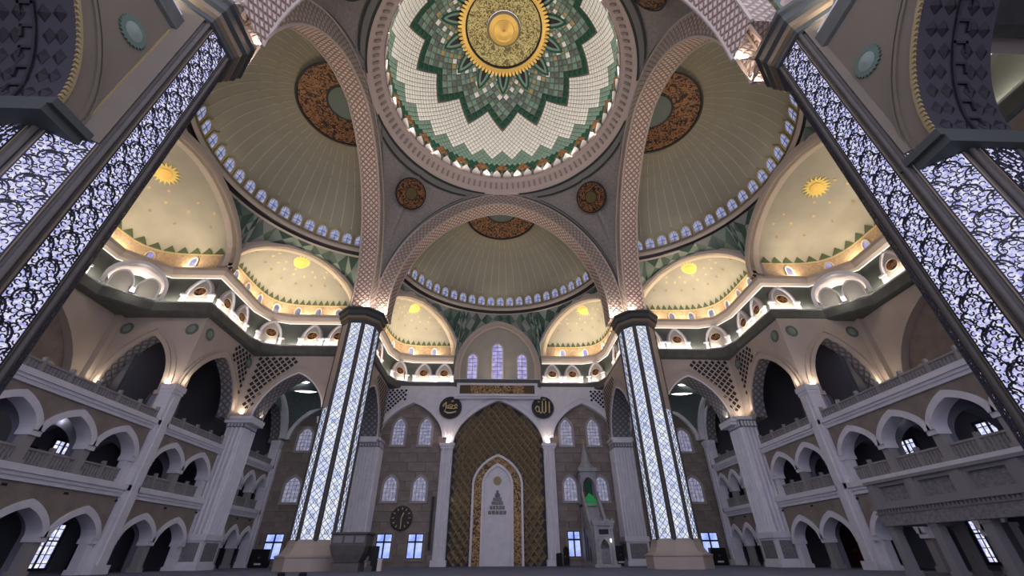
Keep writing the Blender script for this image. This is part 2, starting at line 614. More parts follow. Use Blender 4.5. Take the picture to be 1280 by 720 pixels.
    mb.box(Frame((0, 46.9, 0), (1, 0, 0), (0, -1, 0)), XW - .2, XB + .3, 0, 17.2, -.3, 0)
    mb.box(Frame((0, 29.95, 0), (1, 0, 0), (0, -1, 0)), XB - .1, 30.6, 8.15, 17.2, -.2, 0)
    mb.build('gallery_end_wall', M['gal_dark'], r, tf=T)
    mb = MB()
    mb.box(FS, -7.5, 14.6, 0, 17.3, -.5, 0)
    mb.build('near_wall', M['stone2'], r, tf=T)
    mb = MB()
    mb.box(Frame((0, 0, 17.25), (1, 0, 0), (0, 0, 1)), 14.2, 23.2, 0, .1, 0, .2)
    mb.face([(14.0, -7.5, 17.3), (23.3, -7.5, 17.3), (23.3, 8.0, 17.3), (14.0, 8.0, 17.3)])
    mb.build('near_aisle_ceiling', M['beige'], r, tf=T)
    # upper storey: aisle arch (A4) and corner bay arch
    for (c, h, u0, u1, ap) in ((32.7, 3.15, 29.0, 37.6, 15.1), (42.4, 3.1, 38.4, 46.8, 15.0)):
        mb = MB()
        arch_panel(mb, FS, u0, u1, 10.95, 17.2, h, c, 11.2, ap, .28, 1.0, 0, 1, uv=True)
        mb.build('upper_arch_wall', [M['beige'] if c < 35 else M['greyglass'], M['soffit']], r, tf=T)
        mb = MB()
        archivolt(mb, FS, h + .02, c, 11.2, ap, .38, .28, -.02, .1)
        archivolt(mb, FS, h + .62, c, 11.2, ap + .6, .1, .28, -.02, .06)
        mb.build('upper_archivolt', M['beige'] if c < 35 else M['white'], r, tf=T)
    # outward arch at the end of the centre bay (A5), both ends, and the lunette (A6)
    for (y, ny) in ((29.0, -1), (15.0, 1)):
        mb = MB(); mb.box(Frame((0, y, 0), (1, 0, 0), (0, -1, 0)), 29.35, 30.4, 8.3, 17.2, -.6 if ny < 0 else -.45, .45 if ny < 0 else .6); mb.build('corner_pier', M['beige'], r, tf=T)
        fr = Frame((XW, y, 0), (1, 0, 0), (0, ny, 0))
        mb = MB()
        arch_panel(mb, fr, 0, 7.2, 8.7, 17.2, 2.25, 3.45, 11.5, 15.3, .3, .9, 0, 1, uv=True)
        mb.build('return_arch_wall', [M['beige'], M['soffit']], r, tf=T)
        mb = MB()
        archivolt(mb, fr, 2.26, 3.45, 11.5, 15.3, .32, .3, -.02, .14, zb=10.9)
        archivolt(mb, fr, 2.85, 3.45, 11.5, 15.9, .09, .3, -.02, .07)
        mb.box(fr, .7, 1.3, 10.6, 10.9, -.1, .2)
        mb.box(fr, 5.6, 6.2, 10.6, 10.9, -.1, .2)
        mb.build('return_archivolt', M['beige'], r, tf=T)
        mb = MB(); mb.box(fr, 0, 7.2, 8.7, 9.3, -.15, .05); mb.build('balustrade', M['balus'], r, tf=T)
    FL = Frame((29.8, 0, 0), (0, 1, 0), (-1, 0, 0))
    mb = MB()
    arch_panel(mb, FL, 15.0, 29.0, 8.3, 17.2, 5.9, 22, 10.6, 16.4, .2, .5, 0, 0)
    archivolt(mb, FL, 5.9, 22, 10.6, 16.4, .35, .2, -.02, .1)
    mb.build('lunette_arch', M['beige'], r, tf=T)
    mb = MB(); mb.box(FL, 15.0, 29.0, 8.3, 17.2, -.8, -.5)
    mb.build('lunette_wall', M['stone'], r, tf=T)
    mb = MB(); mb.box(Frame((23, 0, 0), (0, 1, 0), (1, 0, 0)), 14.5, 29, 8.1, 8.35, 0, 7.2)
    mb.build('gallery_slab', M['greyglass'], r, tf=T)
    # green rosettes in the spandrels
    for (x, y, nx, ny, z) in ((23.75, 29.0, 0, -1, 15.9), (28.75, 29.0, 0, -1, 15.9), (XW, 29.9, -1, 0, 15.9), (XW, 36.0, -1, 0, 16.0)):
        rosette(r, T, x, y, nx, ny, z, .5)
    return r


def rosette(parent, T, x, y, nx, ny, z, rad):
    mb = MB()
    fr = frame_xy(x, y, nx, ny)
    n = 24
    P = [((rad if i % 2 else rad * .86) * cos(pi * i / n), z + (rad if i % 2 else rad * .86) * sin(pi * i / n)) for i in range(2 * n)]
    mb.prism(P, fr, .0, .05)
    P2 = [(rad * .6 * cos(2 * pi * i / 12), z + rad * .6 * sin(2 * pi * i / 12)) for i in range(12)]
    for i in range(12):
        mb.face([fr(*P2[i], .055), fr(*P2[(i + 1) % 12], .055), fr(0, z, .11)], 1)
    mb.build('rosette', [M['fa2'], M['fa3']], parent, tf=T)


WALL = {s: long_wall(s) for s in (-1, 1)}


def lattice_spandrel(parent, tf, fr, test, u0, u1, z0, z1, d=.62):
    """raised dark diamonds, shade of the pierced holes put into their colour, wherever test(u,z) holds"""
    mb = MB()
    j = 0
    z = z0
    while z < z1:
        u = u0 + (d / 2 if j % 2 else 0)
        while u < u1:
            if test(u, z):
                a, b = d * .36, d * .36
                P = [fr(u - a, z, .02), fr(u, z - b, .02), fr(u + a, z, .02), fr(u, z + b, .02)]
                c = fr(u, z, .07)
                for i in range(4):
                    mb.face([P[i], P[(i + 1) % 4], c])
            u += d
        z += d / 2; j += 1
    if mb.f:
        mb.build('hole_shade_diamonds', M['soffit_ddk'], parent, tf=tf, stuff=True)


# ------------------------------------------------------------------ big arches between aisle and pillars (A2, A3, A7)
def carved_arch(s, kind):
    sd = SIDE[s]
    T = side(s, OFFU[s] if kind != 'near' else OFFN[s])
    if kind == 'far_cross':      # A3 facing the camera
        fr = Frame((0, 37.1, 0), (1, 0, 0), (0, -1, 0)); u0, u1, c, h, dep = 14.2, 23.7, 18.55, 2.95, 1.9
        lab = 'thick pointed arch between far lit pillar and fluted pilaster, ' + sd
        loc = (s * 18.5, 37.1, 11.2)
    elif kind == 'far_long':     # A2
        fr = Frame((12.4, 0, 0), (0, 1, 0), (-1, 0, 0)); u0, u1, c, h, dep = 35.9, 46.0, 40.5, 3.7, 1.9
        lab = 'thick arch from far lit pillar to the mihrab wall, ' + sd
        loc = (s * 12.4, 40.6, 11.2)
    else:                        # A7
        fr = Frame((12.5, 0, 0), (0, -1, 0), (-1, 0, 0)); u0, u1, c, h, dep = -8.4, 4.6, -2.4, 4.5, 2.3
        lab = 'dark carved arch springing from the near lit pillar, ' + sd
        loc = (s * 12.5, 3, 11.2)
    r = root('carved_arch', loc, lab, 'arch')
    near = kind == 'near'
    sp = 11.2 if not near else (11.15 if s < 0 else 10.75)
    ap = 15.2 if not near else 15.9
    mb = MB()
    arch_panel(mb, fr, u0, u1, sp, 17.3, h, c, sp, ap, .25, dep, 0, 1, uv=True, n=14)
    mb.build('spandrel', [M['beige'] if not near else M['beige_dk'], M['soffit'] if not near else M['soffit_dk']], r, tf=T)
    mb = MB()
    archivolt(mb, fr, h + .02, c, sp, ap, .12, .25, -.02, .08, n=14)
    mb.build('arch_rim', M['white'] if not near else M['gold_dot'], r, tf=T)
    mb = MB()
    archivolt(mb, fr, h + .62, c, sp, ap + .62, .09, .25, -.02, .06, n=14)
    archivolt(mb, fr, h + .80, c, sp, ap + .80, .05, .25, -.02, .05, n=14)
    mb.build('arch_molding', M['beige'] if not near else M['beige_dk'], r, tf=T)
    # imposts
    for (a, b) in ((u0, c - h + .15), (c + h - .15, u1)):
        mb = MB()
        mb.box(fr, a, b, sp - .28, sp - .02, -dep - .15, .25)
        mb.box(fr, a, b, sp - .55, sp - .28, -dep - .05, .12)
        mb.build('impost', M['capital'] if near else M['white'], r, tf=T)
    # carved studs of the soffit
    A = arch(h, sp, ap, .25, 14, c)
    if near:
        st = MB()
        for (x, y) in ((0, 0),):
            q = [(-.2, 0, 0), (0, -.26, 0), (.2, 0, 0), (0, .26, 0)]
            for i in range(4):
                st.face([q[i], q[(i + 1) % 4], (0, 0, .10)])
        sme = st.mesh('diamond_stud', [M['soffit_ddk']])
        key = MB()
        q = [(-.5, .10), (.25, .10), (.25, -.28), (-.02, -.28)]
        for (x0, y0), (x1, y1) in zip(q[:-1], q[1:]):
            key.box(LF, min(x0, x1) - .04, max(x0, x1) + .04, min(y0, y1) - .04, max(y0, y1) + .04, 0, .06)
        kme = key.mesh('key_fret', [M['soffit_ddk']])
        L = [0]
        for i in range(len(A) - 1):
            L.append(L[-1] + hypot(A[i + 1][0] - A[i][0], A[i + 1][1] - A[i][1]))
        tot = L[-1]

        def at(d):
            for i in range(len(A) - 1):
                if d <= L[i + 1]:
                    f = (d - L[i]) / (L[i + 1] - L[i])
                    p = (A[i][0] + (A[i + 1][0] - A[i][0]) * f, A[i][1] + (A[i + 1][1] - A[i][1]) * f)
                    t = ((A[i + 1][0] - A[i][0]), (A[i + 1][1] - A[i][1]))
                    return p, t
        nst = int(tot / 2 / .62)
        for i in range(nst + 3):
            d = .35 + i * .62
            if d >= tot:
                break
            p, t = at(d)
            l = hypot(*t); t = (t[0] / l, t[1] / l)
            for (w, nm) in ((-.4, 0), (-.85 + .12 * (i % 2), 0), (-1.2, 1), (-1.55 - .12 * (i % 2), 0), (-2.0, 0)):
                o = T(fr(p[0], p[1], w))
                tv = T(fr(p[0] + t[0], p[1] + t[1], w)) - o
                wv = T(fr(p[0], p[1], w + 1)) - o
                nv = T(fr(p[0] + t[1], p[1] - t[0], w)) - o
                o = o + nv * .01
                inst('key_fret' if nm else 'diamond_stud', kme if nm else sme, r, basis(o, wv if not nm else tv, tv if not nm else wv, nv))
        # gold bead row along the rim
        bd = MB()
        for i in range(90):
            p, t = at(tot * (i + .5) / 90 * .999)
            bd.box(fr, p[0] - .05, p[0] + .05, p[1] - .05, p[1] + .05, .05, .13)
        bd.build('bead_row', M['gold_dot'], r, tf=T, stuff=True)
        # framing lines
        mb = MB()
        mb.box(fr, -7.75, -7.68, sp, 16.9, -.01, .03)
        mb.box(fr, u0, u0 + .06, sp - .6, 17.2, -.01, .04)
        mb.build('frame_line', M['gold_dot'], r, tf=T)
        rosette(r, T, 12.5, 7.02, -1, 0, 15.25 if s < 0 else 14.75, .52)
    elif kind == 'far_cross':
        rosette(r, T, 15.1, 37.1, 0, -1, 15.9, .5)

        def test(u, z):
            f = (u - c) / (h + .55)
            za = sp + (ap + .6 - sp) * (.75 * sqrt(max(0, 1 - f * f)) + .25 * (1 - min(1, abs(f)))) if abs(f) < 1 else sp
            return u > c + .6 and z > za + .25 and u < 22.6 and z < 16.7
        lattice_spandrel(r, T, fr, test, c, 22.8, 12, 16.8)
    else:
        def test(u, z):
            f = (u - c) / (h + .55)
            za = sp + (ap + .6 - sp) * (.75 * sqrt(max(0, 1 - f * f)) + .25 * (1 - min(1, abs(f)))) if abs(f) < 1 else sp
            return u > c + .6 and z > za + .25 and u < 45.6 and z < 16.7
        lattice_spandrel(r, T, fr, test, c, 46, 12, 16.8)
    return r


for s in (-1, 1):
    for kd in ('far_cross', 'far_long', 'near'):
        carved_arch(s, kd)
    # lattice on the aisle arch of the long wall near its fluted pilaster
    FA = Frame((XW, 0, 0), (0, 1, 0), (-1, 0, 0))

    def tst(u, z):
        f = (u - 32.7) / 3.8
        za = 11.2 + 4.6 * (.72 * sqrt(max(0, 1 - f * f)) + .28 * (1 - min(1, abs(f)))) if abs(f) < 1 else 11.2
        return u > 33.6 and z > za + .2 and u < 36.4 and z < 16.7
    lattice_spandrel(WALL[s], side(s, OFFW[s], OFFY[s]), FA, tst, 33, 36.6, 12, 16.8)


# uplights added at the side imposts to warm the spandrels below the cornice
for s in (-1, 1):
    T = side(s, OFFW[s], OFFY[s])
    for (x, y, dx, dy, sx_, sy_, pw) in ((22.2, 36.35, 0, .35, 1.2, .25, 46), (21.4, 37.6, .1, .2, .25, 1.2, 26), (22.3, 33.0 - 3.6, .35, 0, .25, .8, 30), (23.6, 28.55, 0, .3, .9, .25, 40), (28.6, 28.55, 0, .3, .9, .25, 34)):
        p0 = T((x, y, 11.45)); area_lamp('impost_lamp', p0, T((x + dx * .4, y + dy * .4, 12.45)) - p0, sx_, sy_, pw * .7, (1, .82, .64))
    area_lamp('impost_lamp', (s * 15.1, 36.6, 11.4), (0, .3, 1), 1.0, .25, 40, (1, .82, .64))


# fluted pilasters: (X, y) boxes
def fluted_pilaster(s, X0, X1, y0, y1, lab, T):
    r = root('fluted_pilaster', T((X0 / 2 + X1 / 2, y0, 0)), lab, 'pilaster')
    f1 = Frame((0, y0, 0), (1, 0, 0), (0, -1, 0))
    f2 = Frame((X0, 0, 0), (0, 1, 0), (-1, 0, 0))
    mb = MB()
    mb.box(f1, X0, X1, 2.3, 10.3, -(y1 - y0), -.06, 0)
    for fr, a, b in ((f1, X0, X1), (f2, y0, y1)):
        n = max(4, round((b - a) / .34))
        d = (b - a) / n
        for i in range(n):
            c = a + d * (i + .5)
            A = [(c + .38 * d * cos(t), -.06 + .2 * sin(t)) for t in [pi * k / 4 for k in range(5)]]
            mb.strip([fr(p[0], 2.3, p[1]) for p in A], [fr(p[0], 10.3, p[1]) for p in A], 0)
    mb.build('fluted_shaft', M['white'], r, tf=T)
    mb = MB()
    e = .22
    mb.box(f1, X0 - e, X1 + .1, 0, .35, -(y1 - y0), e, 0)
    mb.box(f1, X0 - .1, X1, .35, 1.9, -(y1 - y0), .1, 0)
    mb.box(f1, X0 - e, X1 + .1, 1.9, 2.3, -(y1 - y0), e, 0)
    mb.build('pedestal', M['white'], r, tf=T)
    for fr, a, b in ((f1, X0, X1), (f2, y0, y1)):
        mb = MB()
        mb.box(fr, a + .18, b - .18, .55, 1.75, .04, .12, 0)
        mb.build('pedestal_panel', M['carved'], r, tf=T)
    mb = MB()
    mb.box(f1, X0 - .04, X1 + .04, 10.3, 10.95, -(y1 - y0), .04, 1)
    mb.box(f1, X0 - .16, X1 + .1, 10.95, 11.22, -(y1 - y0), .16, 0)
    for fr, a, b in ((f1, X0, X1), (f2, y0, y1)):
        n = round((b - a) / .3)
        for i in range(n):
            c = a + (b - a) * (i + .5) / n
            mb.box(fr, c - .09, c + .09, 10.42, 10.85, .03, .09, 0)
    mb.build('capital', [M['white'], M['carved']], r, tf=T)


for s in (-1, 1):
    fluted_pilaster(s, 21.75, 23.2, 36.7, 38.8, 'broad fluted pilaster at the aisle corner on the ' + SIDE[s], side(s, OFFW[s], OFFY[s]))
    fluted_pilaster(s, 12.3, 14.3, 44.8, 46.7, 'broad fluted pilaster standing against the mihrab wall on the ' + SIDE[s], side(s, -.1))

# ------------------------------------------------------------------ mihrab wall
FW = Frame((0, 46.7, 0), (1, 0, 0), (0, -1, 0))       # brown wall plane
FA1 = Frame((0, 46.1, 0), (1, 0, 0), (0, -1, 0))      # white arch plane
WB = root('wall_back', (0, 46.7, 0), 'mihrab wall with three tall arches over brown stone', kind='structure')
mb = MB()
mb.box(FW, -24, 24, 0, 17.3, -.4, -.03, 0)
mb.build('backing', M['joint'], WB)
slab = {}
for k, mm in enumerate(('stone', 'stone2', 'stone3')):
    b = MB()
    a, c = .94, .445
    b.face([(-a, -c, .03), (a, -c, .03), (a, c, .03), (-a, c, .03)])
    for (p, q) in (((-a, -c), (a, -c)), ((a, -c), (a, c)), ((a, c), (-a, c)), ((-a, c), (-a, -c))):
        b.face([(p[0], p[1], .03), (q[0], q[1], .03), (q[0] * 1.015, q[1] * 1.02, -.03), (p[0] * 1.015, p[1] * 1.02, -.03)])
    slab[k] = b.mesh('stone_slab', [M[mm]])
rnd = random.Random(3)
for (x0, x1, zt) in ((-13.4, -5.2, 15.6), (5.2, 13.4, 15.6), (-23.6, -14.2, 12.9), (14.2, 23.2, 12.9)):
    j = 0
    z = .45
    while z < zt:
        x = x0 + (.97 if j % 2 else 0)
        while x < x1:
            inst('stone_slab', slab[rnd.choice((0, 0, 1, 1, 2))], WB, basis((x, 46.7 - rnd.random() * .012, z), (1, 0, 0), (0, 0, 1), (0, -1, 0)))
            x += 1.92
        z += .92; j += 1
# upper part of corner bays behind the vault
ARW = [(-9.55, 3.45, 11.6, 15.35), (0, 4.85, 10.9, 15.65), (9.45, 3.45, 11.6, 15.35)]
ED = [-13.6, -5.6, 5.6, 13.6]
for (c, h, sp, ap), a, b in zip(ARW, ED[:-1], ED[1:]):
    mb = MB()
    arch_panel(mb, FA1, a, b, sp, 17.3, h, c, sp, ap, .33, .6, 0, 0, back=False, n=14)
    mb.build('arch_panel', M['white'], WB)
    mb = MB()
    archivolt(mb, FA1, h, c, sp, ap, .30, .33, -.02, .12, n=14)
    archivolt(mb, FA1, h + .55, c, sp, ap + .6, .08, .33, -.02, .06, n=14)
    mb.build('archivolt', M['white'], WB)
for (a, b) in ((-6.05, -4.85), (4.85, 6.0)):
    mb = MB()
    mb.box(FA1, a, b, .5, 10.4, -.6, .15)
    d = (b - a) / 3
    for i in range(3):
        c = a + d * (i + .5)
        A = [(c + .36 * d * cos(t), .15 + .12 * sin(t)) for t in [pi * k / 4 for k in range(5)]]
        mb.strip([FA1(p[0], .5, p[1]) for p in A], [FA1(p[0], 10.4, p[1]) for p in A], 0)
    mb.box(FA1, a - .15, b + .15, 0, .5, -.6, .35)
    mb.box(FA1, a - .1, b + .1, 10.4, 10.65, -.6, .28)
    mb.box(FA1, a - .2, b + .2, 10.65, 10.95, -.6, .4)
    mb.build('mihrab_column', M['white'], WB)
    area_lamp('impost_lamp', ((a + b) / 2, 45.65, 11.1), (0, .25, 1), .9, .25, 26, PINK)


def tsthi(sgn):
    def f(u, z):
        c = sgn * 9.5
        q = (u - c) / 4.0
        za = 11.6 + 4.35 * (.67 * sqrt(max(0, 1 - q * q)) + .33 * (1 - min(1, abs(q)))) if abs(q) < 1 else 11.6
        return sgn * u > 10.6 and z > za + .3 and sgn * u < 13.2 and z < 16.8
    return f


for sg in (-1, 1):
    lattice_spandrel(WB, None, FA1, tsthi(sg), *sorted((sg * 10.4, sg * 13.4)), 12, 16.9, .5)

WN = [0]


def lancet(x, z0, w, h, y, label, glass='winlilac', par=None, rect=False):
    """surround + glass + glazing bars; a window of the mihrab wall"""
    WN[0] += 1
    r = root('window_%d' % WN[0], (x, y, z0), label, kind='structure')
    fr = Frame((x, y, 0), (1, 0, 0), (0, -1, 0))
    hw = w / 2
    if rect:
        mb = MB()
        for (a, b, c, d) in ((-hw - .22, -hw, z0 - .2, z0 + h + .2), (hw, hw + .22, z0 - .2, z0 + h + .2), (-hw, hw, z0 - .2, z0), (-hw, hw, z0 + h, z0 + h + .2)):
            mb.box(fr, a, b, c, d, -.02, .12)
        mb.build('surround', M['stone2'], r)
        mb = MB(); mb.face([fr(-hw, z0, .04), fr(hw, z0, .04), fr(hw, z0 + h, .04), fr(-hw, z0 + h, .04)])
        mb.build('pane', M['winblue'], r)
        mb = MB()
        t = .07
        for (a, b, c, d) in ((-hw, -hw + t, z0, z0 + h), (hw - t, hw, z0, z0 + h), (-hw, hw, z0, z0 + t), (-hw, hw, z0 + h - t, z0 + h),
                             (-t, t, z0, z0 + h), (-hw, hw, z0 + h * .63, z0 + h * .70)):
            mb.box(fr, a, b, c, d, .04, .10)
        mb.build('sash', M['winframe'], r)
    else:
        sp, ap = z0 + h * .62, z0 + h
        mb = MB()
        archivolt(mb, fr, hw, 0, sp, ap, .24, .3, -.02, .12, zb=z0, n=6)
        mb.box(fr, -hw - .24, hw + .24, z0 - .22, z0, -.02, .14)
        mb.build('surround', M['surround'], r)
        mb = MB(); inner_chunk(mb, fr, hw, 0, sp, ap, z0, .3, .04, 0, 6)
        mb.build('pane', M[glass], r)
        mb = MB()
        for i in range(-1, 2):
            mb.box(fr, i * hw * .5 - .02, i * hw * .5 + .02, z0, ap - .12 - abs(i) * .3, .04, .07)
        k = int(h / .35)
        for i in range(1, k):
            zz = z0 + h * i / k
            wd_ = hw if zz < sp else hw * sqrt(max(.05, 1 - ((zz - sp) / (ap - sp)) ** 2)) * .95
            mb.box(fr, -wd_, wd_, zz - .02, zz + .02, .04, .07)
        mb.build('glazing_bars', M['surround'], r)
    return r


Y = 46.66
for sg, xs_u, xs_m, sd in ((-1, (-10.9, -8.0), (-11.0, -8.0), 'clock side'), (1, (7.5, 10.5), (7.5, 10.7), 'pulpit side')):
    for i, x in enumerate(xs_u):
        near = (i == 1) if sg < 0 else (i == 0)
        lancet(x, 10.9, 1.25, 2.8, Y, 'upper arched window on the %s of the mihrab, %s the mihrab' % (sd, 'next to' if near else 'farther from'))
    for i, x in enumerate(xs_m):
        near = (i == 1) if sg < 0 else (i == 0)
        lancet(x, 5.5, 1.3, 2.25, Y, 'middle row arched window on the %s, %s the mihrab' % (sd, 'next to' if near else 'farther from'))
lancet(-10.85, .62, 1.5, 2.05, Y, 'bright blue window below the clock, farther from the mihrab', rect=True)
lancet(-7.85, .62, 1.5, 2.05, Y, 'bright blue window below the clock, next to the mihrab', rect=True)
lancet(7.5, .7, 1.25, 2.15, Y, 'bright blue window beside the pulpit stair', rect=True)
for sg, sd in ((-1, 'clock side'), (1, 'pulpit side')):
    ox = -.25 if sg < 0 else -.1
    lancet(sg * 20.6 + ox, 10.3, 1.4, 2.3, Y, 'upper arched window in the corner bay, ' + sd)
    lancet(sg * 20.6 + ox, 5.4, 1.5, 2.3, Y, 'middle arched window in the corner bay, ' + sd)
    lancet(sg * 21.0 + ox, .6, 1.7, 2.1, Y, 'bright blue window in the corner bay, ' + sd, rect=True)
    lancet(sg * 17.2 + ox, 10.3, 1.4, 2.3, Y, 'upper arched window behind the lit pillar, ' + sd)

# --- mihrab
mh = root('mihrab', (0, 46.4, 0), 'tall mihrab niche covered with gilt dark diamond tiles', 'mihrab')
fm = Frame((-.02, 46.62, 0), (1, 0, 0), (0, -1, 0))
mb = MB(); inner_chunk(mb, fm, 4.86, 0, 10.9, 15.7, 0, .33, .02, 0, 14)
mb.build('tile_ground', M['black'], mh)
tb = MB()
W2, H2 = .40, .50
o = [(-W2, 0), (0, -H2), (W2, 0), (0, H2)]
for i in range(4):
    p, q = o[i], o[(i + 1) % 4]
    tb.face([(p[0] * .97, p[1] * .97, .0), (q[0] * .97, q[1] * .97, .0), (q[0] * .82, q[1] * .82, .09), (p[0] * .82, p[1] * .82, .09)], 0)
    tb.face([(p[0] * .82, p[1] * .82, .09), (q[0] * .82, q[1] * .82, .09), (0, 0, .03)], 1 if i % 2 else 2)
tA = tb.mesh('diamond_tile', [mat('gilt_edge', (.46, .36, .19), .4, .15), mat('tile_brown', (.095, .055, .028), .35, .2), mat('tile_olive', (.11, .095, .06), .35, .2)])
cntt = 0
j = 0
z = .3
while z < 15.4:
    x = -4.8 + (W2 if j % 2 else 0)
    while x < 4.9:
        q = abs(x) / 4.7
        zmax = 10.9 + 4.7 * (.67 * sqrt(max(0, 1 - q * q)) + .33 * (1 - min(1, q))) if q < 1 else 0
        q2 = abs(x) / 2.7
        zin = 7.0 + 3.0 * (.72 * sqrt(max(0, 1 - q2 * q2)) + .28 * (1 - min(1, q2))) if q2 < 1 else 0
        if z < zmax - .1 and z > zin - .35 and abs(x) < 4.65:
            inst('diamond_tile', tA, mh, basis((x - .02, 46.6, z), (1, 0, 0), (0, 0, 1), (0, -1, 0)))
            cntt += 1
        x += 2 * W2
    z += H2; j += 1
for (h, b, ap, w1, mm, nm) in ((2.40, .22, 9.95, .26, 'white', 'outer_frame'), (1.62, .78, 9.35, .14, 'script2', 'script_band'), (1.36, .26, 9.0, .26, 'white', 'inner_frame')):
    mb = MB()
    archivolt(mb, fm, h, 0, 7.0, ap - .25, b, .28, -.02, w1, zb=0, n=10)
    mb.build(nm, M[mm], mh)
mb = MB(); inner_chunk(mb, fm, 1.37, 0, 7.0, 8.8, 0, .28, .06, 0, 10)
mb.build('niche_back', M['white'], mh)
for i in range(8):
    mb = MB()
    x = -1.15 + i * .33
    mb.box(fm, x - .05, x + .05, .05, 4.3, .06, .12)
    mb.build('niche_rib', M['white'], mh)
mb = MB()
P = [(.42 * cos(2 * pi * i / 20) - .02, 7.35 + .42 * sin(2 * pi * i / 20)) for i in range(20)]
mb.prism(P, fm, .05, .12); mb.build('gold_roundel', M['gold_dot'], mh)
for k, (w, z) in enumerate(((.95, 4.3), (.78, 4.75), (.6, 5.15), (.45, 5.5), (.28, 5.85), (.12, 6.15))):
    mb = MB()
    n = 5
    for i in range(n):
        x = -w + 2 * w * (i + .5) / n
        mb.box(fm, x - w / n * .8, x + w / n * .8, z, z + .3, .06, .16 + .03 * (i % 2))
    mb.build('stalactite_row', M['carved'], mh)
# lamps hidden in the mihrab arch reveal
for sg in (-1, 1):
    area_lamp('mihrab_reveal_lamp', (sg * 4.7, 46.2, 5.5), (-sg, .25, 0), .1, 9.5, 12, WARM)

# --- cornice bump and inscription
insc = root('inscription_panel', (-.15, 45.0, 16.1), 'long gilt inscription panel in white frame above the mihrab', 'panel')
fi = Frame((-.2, 45.35, 0), (1, 0, 0), (0, -1, 0))
mb = MB(); mb.box(fi, -4.25, 4.25, 16.15, 17.15, -.02, .06); mb.build('script_field', M['script2'], insc)
for sg in (-1, 1):
    mb = MB(); mb.box(fi, sg * 3.65 - .6, sg * 3.65 + .6, 16.15, 17.15, .05, .08); mb.build('end_panel', mat('end_panel', (.085, .06, .02), .5), insc)
mb = MB()
for (a, b, c, d) in ((-4.6, 4.6, 15.9, 16.15), (-4.6, 4.6, 17.15, 17.4), (-4.6, -4.25, 16.15, 17.15), (4.25, 4.6, 16.15, 17.15)):
    mb.box(fi, a, b, c, d, -.3, .12)
mb.build('frame', M['white'], insc)

# --- calligraphy roundels


def roundel(x, z, label, strokes, rad=1.22):
    r = root('calligraphy_roundel', (x, 45.95, z), label, 'roundel')
    fr = Frame((x, 45.98, 0), (1, 0, 0), (0, -1, 0))
    mb = MB()
    P = [(rad * cos(2 * pi * i / 40), z + rad * sin(2 * pi * i / 40)) for i in range(40)]
    mb.prism(P, fr, 0, .12); mb.build('disc', M['black'], r)
    mb = MB()
    mb.tube([fr(rad * 1.0 * cos(2 * pi * i / 40), z + rad * 1.0 * sin(2 * pi * i / 40), .12) for i in range(41)], .05, 5)
    mb.build('rim', M['capital'], r)
    for st in strokes:
        mb = MB()
        pts = [fr(p[0] * rad, z + p[1] * rad, .15) for p in st]
        n = len(pts)
        mb.tube(pts, [.05 + .05 * sin(pi * (i + .6) / n) for i in range(n)], 5)
        mb.build('gold_stroke', M['gold_pale'], r)


# right-to-left script: the divine name (alif, lam, lam, ha with shadda) and the prophet's name
ALLAH = [[(.62, .55), (.60, .1), (.58, -.5)],
         [(.30, .62), (.28, .1), (.26, -.35), (.12, -.52), (-.02, -.38)],
         [(-.02, .62), (-.03, .1), (-.05, -.38), (-.2, -.52), (-.32, -.36)],
         [(-.32, -.36), (-.36, .05), (-.55, .12), (-.68, -.1), (-.58, -.36), (-.32, -.38)],
         [(.02, .80), (.10, .70), (.16, .82), (.22, .70), (.28, .82)],
         [(-.45, .55), (-.3, .5)]]
MUHAM = [[(.62, .12), (.5, .3), (.36, .2), (.42, .02), (.62, -.02), (.3, -.1)],
         [(.3, -.1), (.05, -.05), (.22, .2), (-.02, .28)],
         [(.1, -.1), (-.15, -.05), (-.24, .14), (-.1, .24), (.0, .06), (-.15, -.08)],
         [(-.15, -.06), (-.4, -.02), (-.45, .5)],
         [(-.4, 0), (-.52, -.35), (-.2, -.5), (.2, -.46), (.55, -.35)],
         [(.05, .62), (.12, .52), (.18, .64), (.25, .54)],
         [(-.7, .1), (-.55, .4)]]
roundel(-5.4, 14.75, 'black calligraphy roundel on the clock side of the mihrab arch', MUHAM)
roundel(4.95, 14.8, 'black calligraphy roundel on the pulpit side of the mihrab arch', ALLAH)

# --- clock
ck = root('wall_clock', (-9.45, 46.5, 4.0), 'round dark wall clock with gilt hour marks on brown stone', 'clock')
fr = Frame((-9.45, 46.62, 0), (1, 0, 0), (0, -1, 0))
mb = MB(); mb.prism([(1.05 * cos(2 * pi * i / 36), 4.0 + 1.05 * sin(2 * pi * i / 36)) for i in range(36)], fr, 0, .14)
mb.build('face', mat('clock_face', (.03, .022, .018), .4), ck)
mb = MB(); mb.tube([fr(1.03 * cos(2 * pi * i / 36), 4 + 1.03 * sin(2 * pi * i / 36), .14) for i in range(37)], .06, 5)
mb.build('rim', mat('clock_rim', (.05, .035, .025), .4), ck)
for i in range(12):
    a = 2 * pi * i / 12
    mb = MB(); mb.box(LF, -.035, .035, .72, .92, 0, .03)
    inst('hour_mark', mb.mesh('hour_mark', [M['gold_pale']]), ck, basis(fr(0, 4.0, .14), (cos(a), 0, sin(a)), (-sin(a), 0, cos(a)), (0, -1, 0)))
for (a, l, w) in ((radians(-178), .75, .04), (radians(-22), .5, .055)):
    mb = MB(); mb.box(LF, -w, w, -.1, l, .03, .06)
    inst('hand', mb.mesh('hand', [M['gold_pale']]), ck, basis(fr(0, 4.0, .14), (cos(a), 0, sin(a)), (-sin(a), 0, cos(a)), (0, -1, 0)))


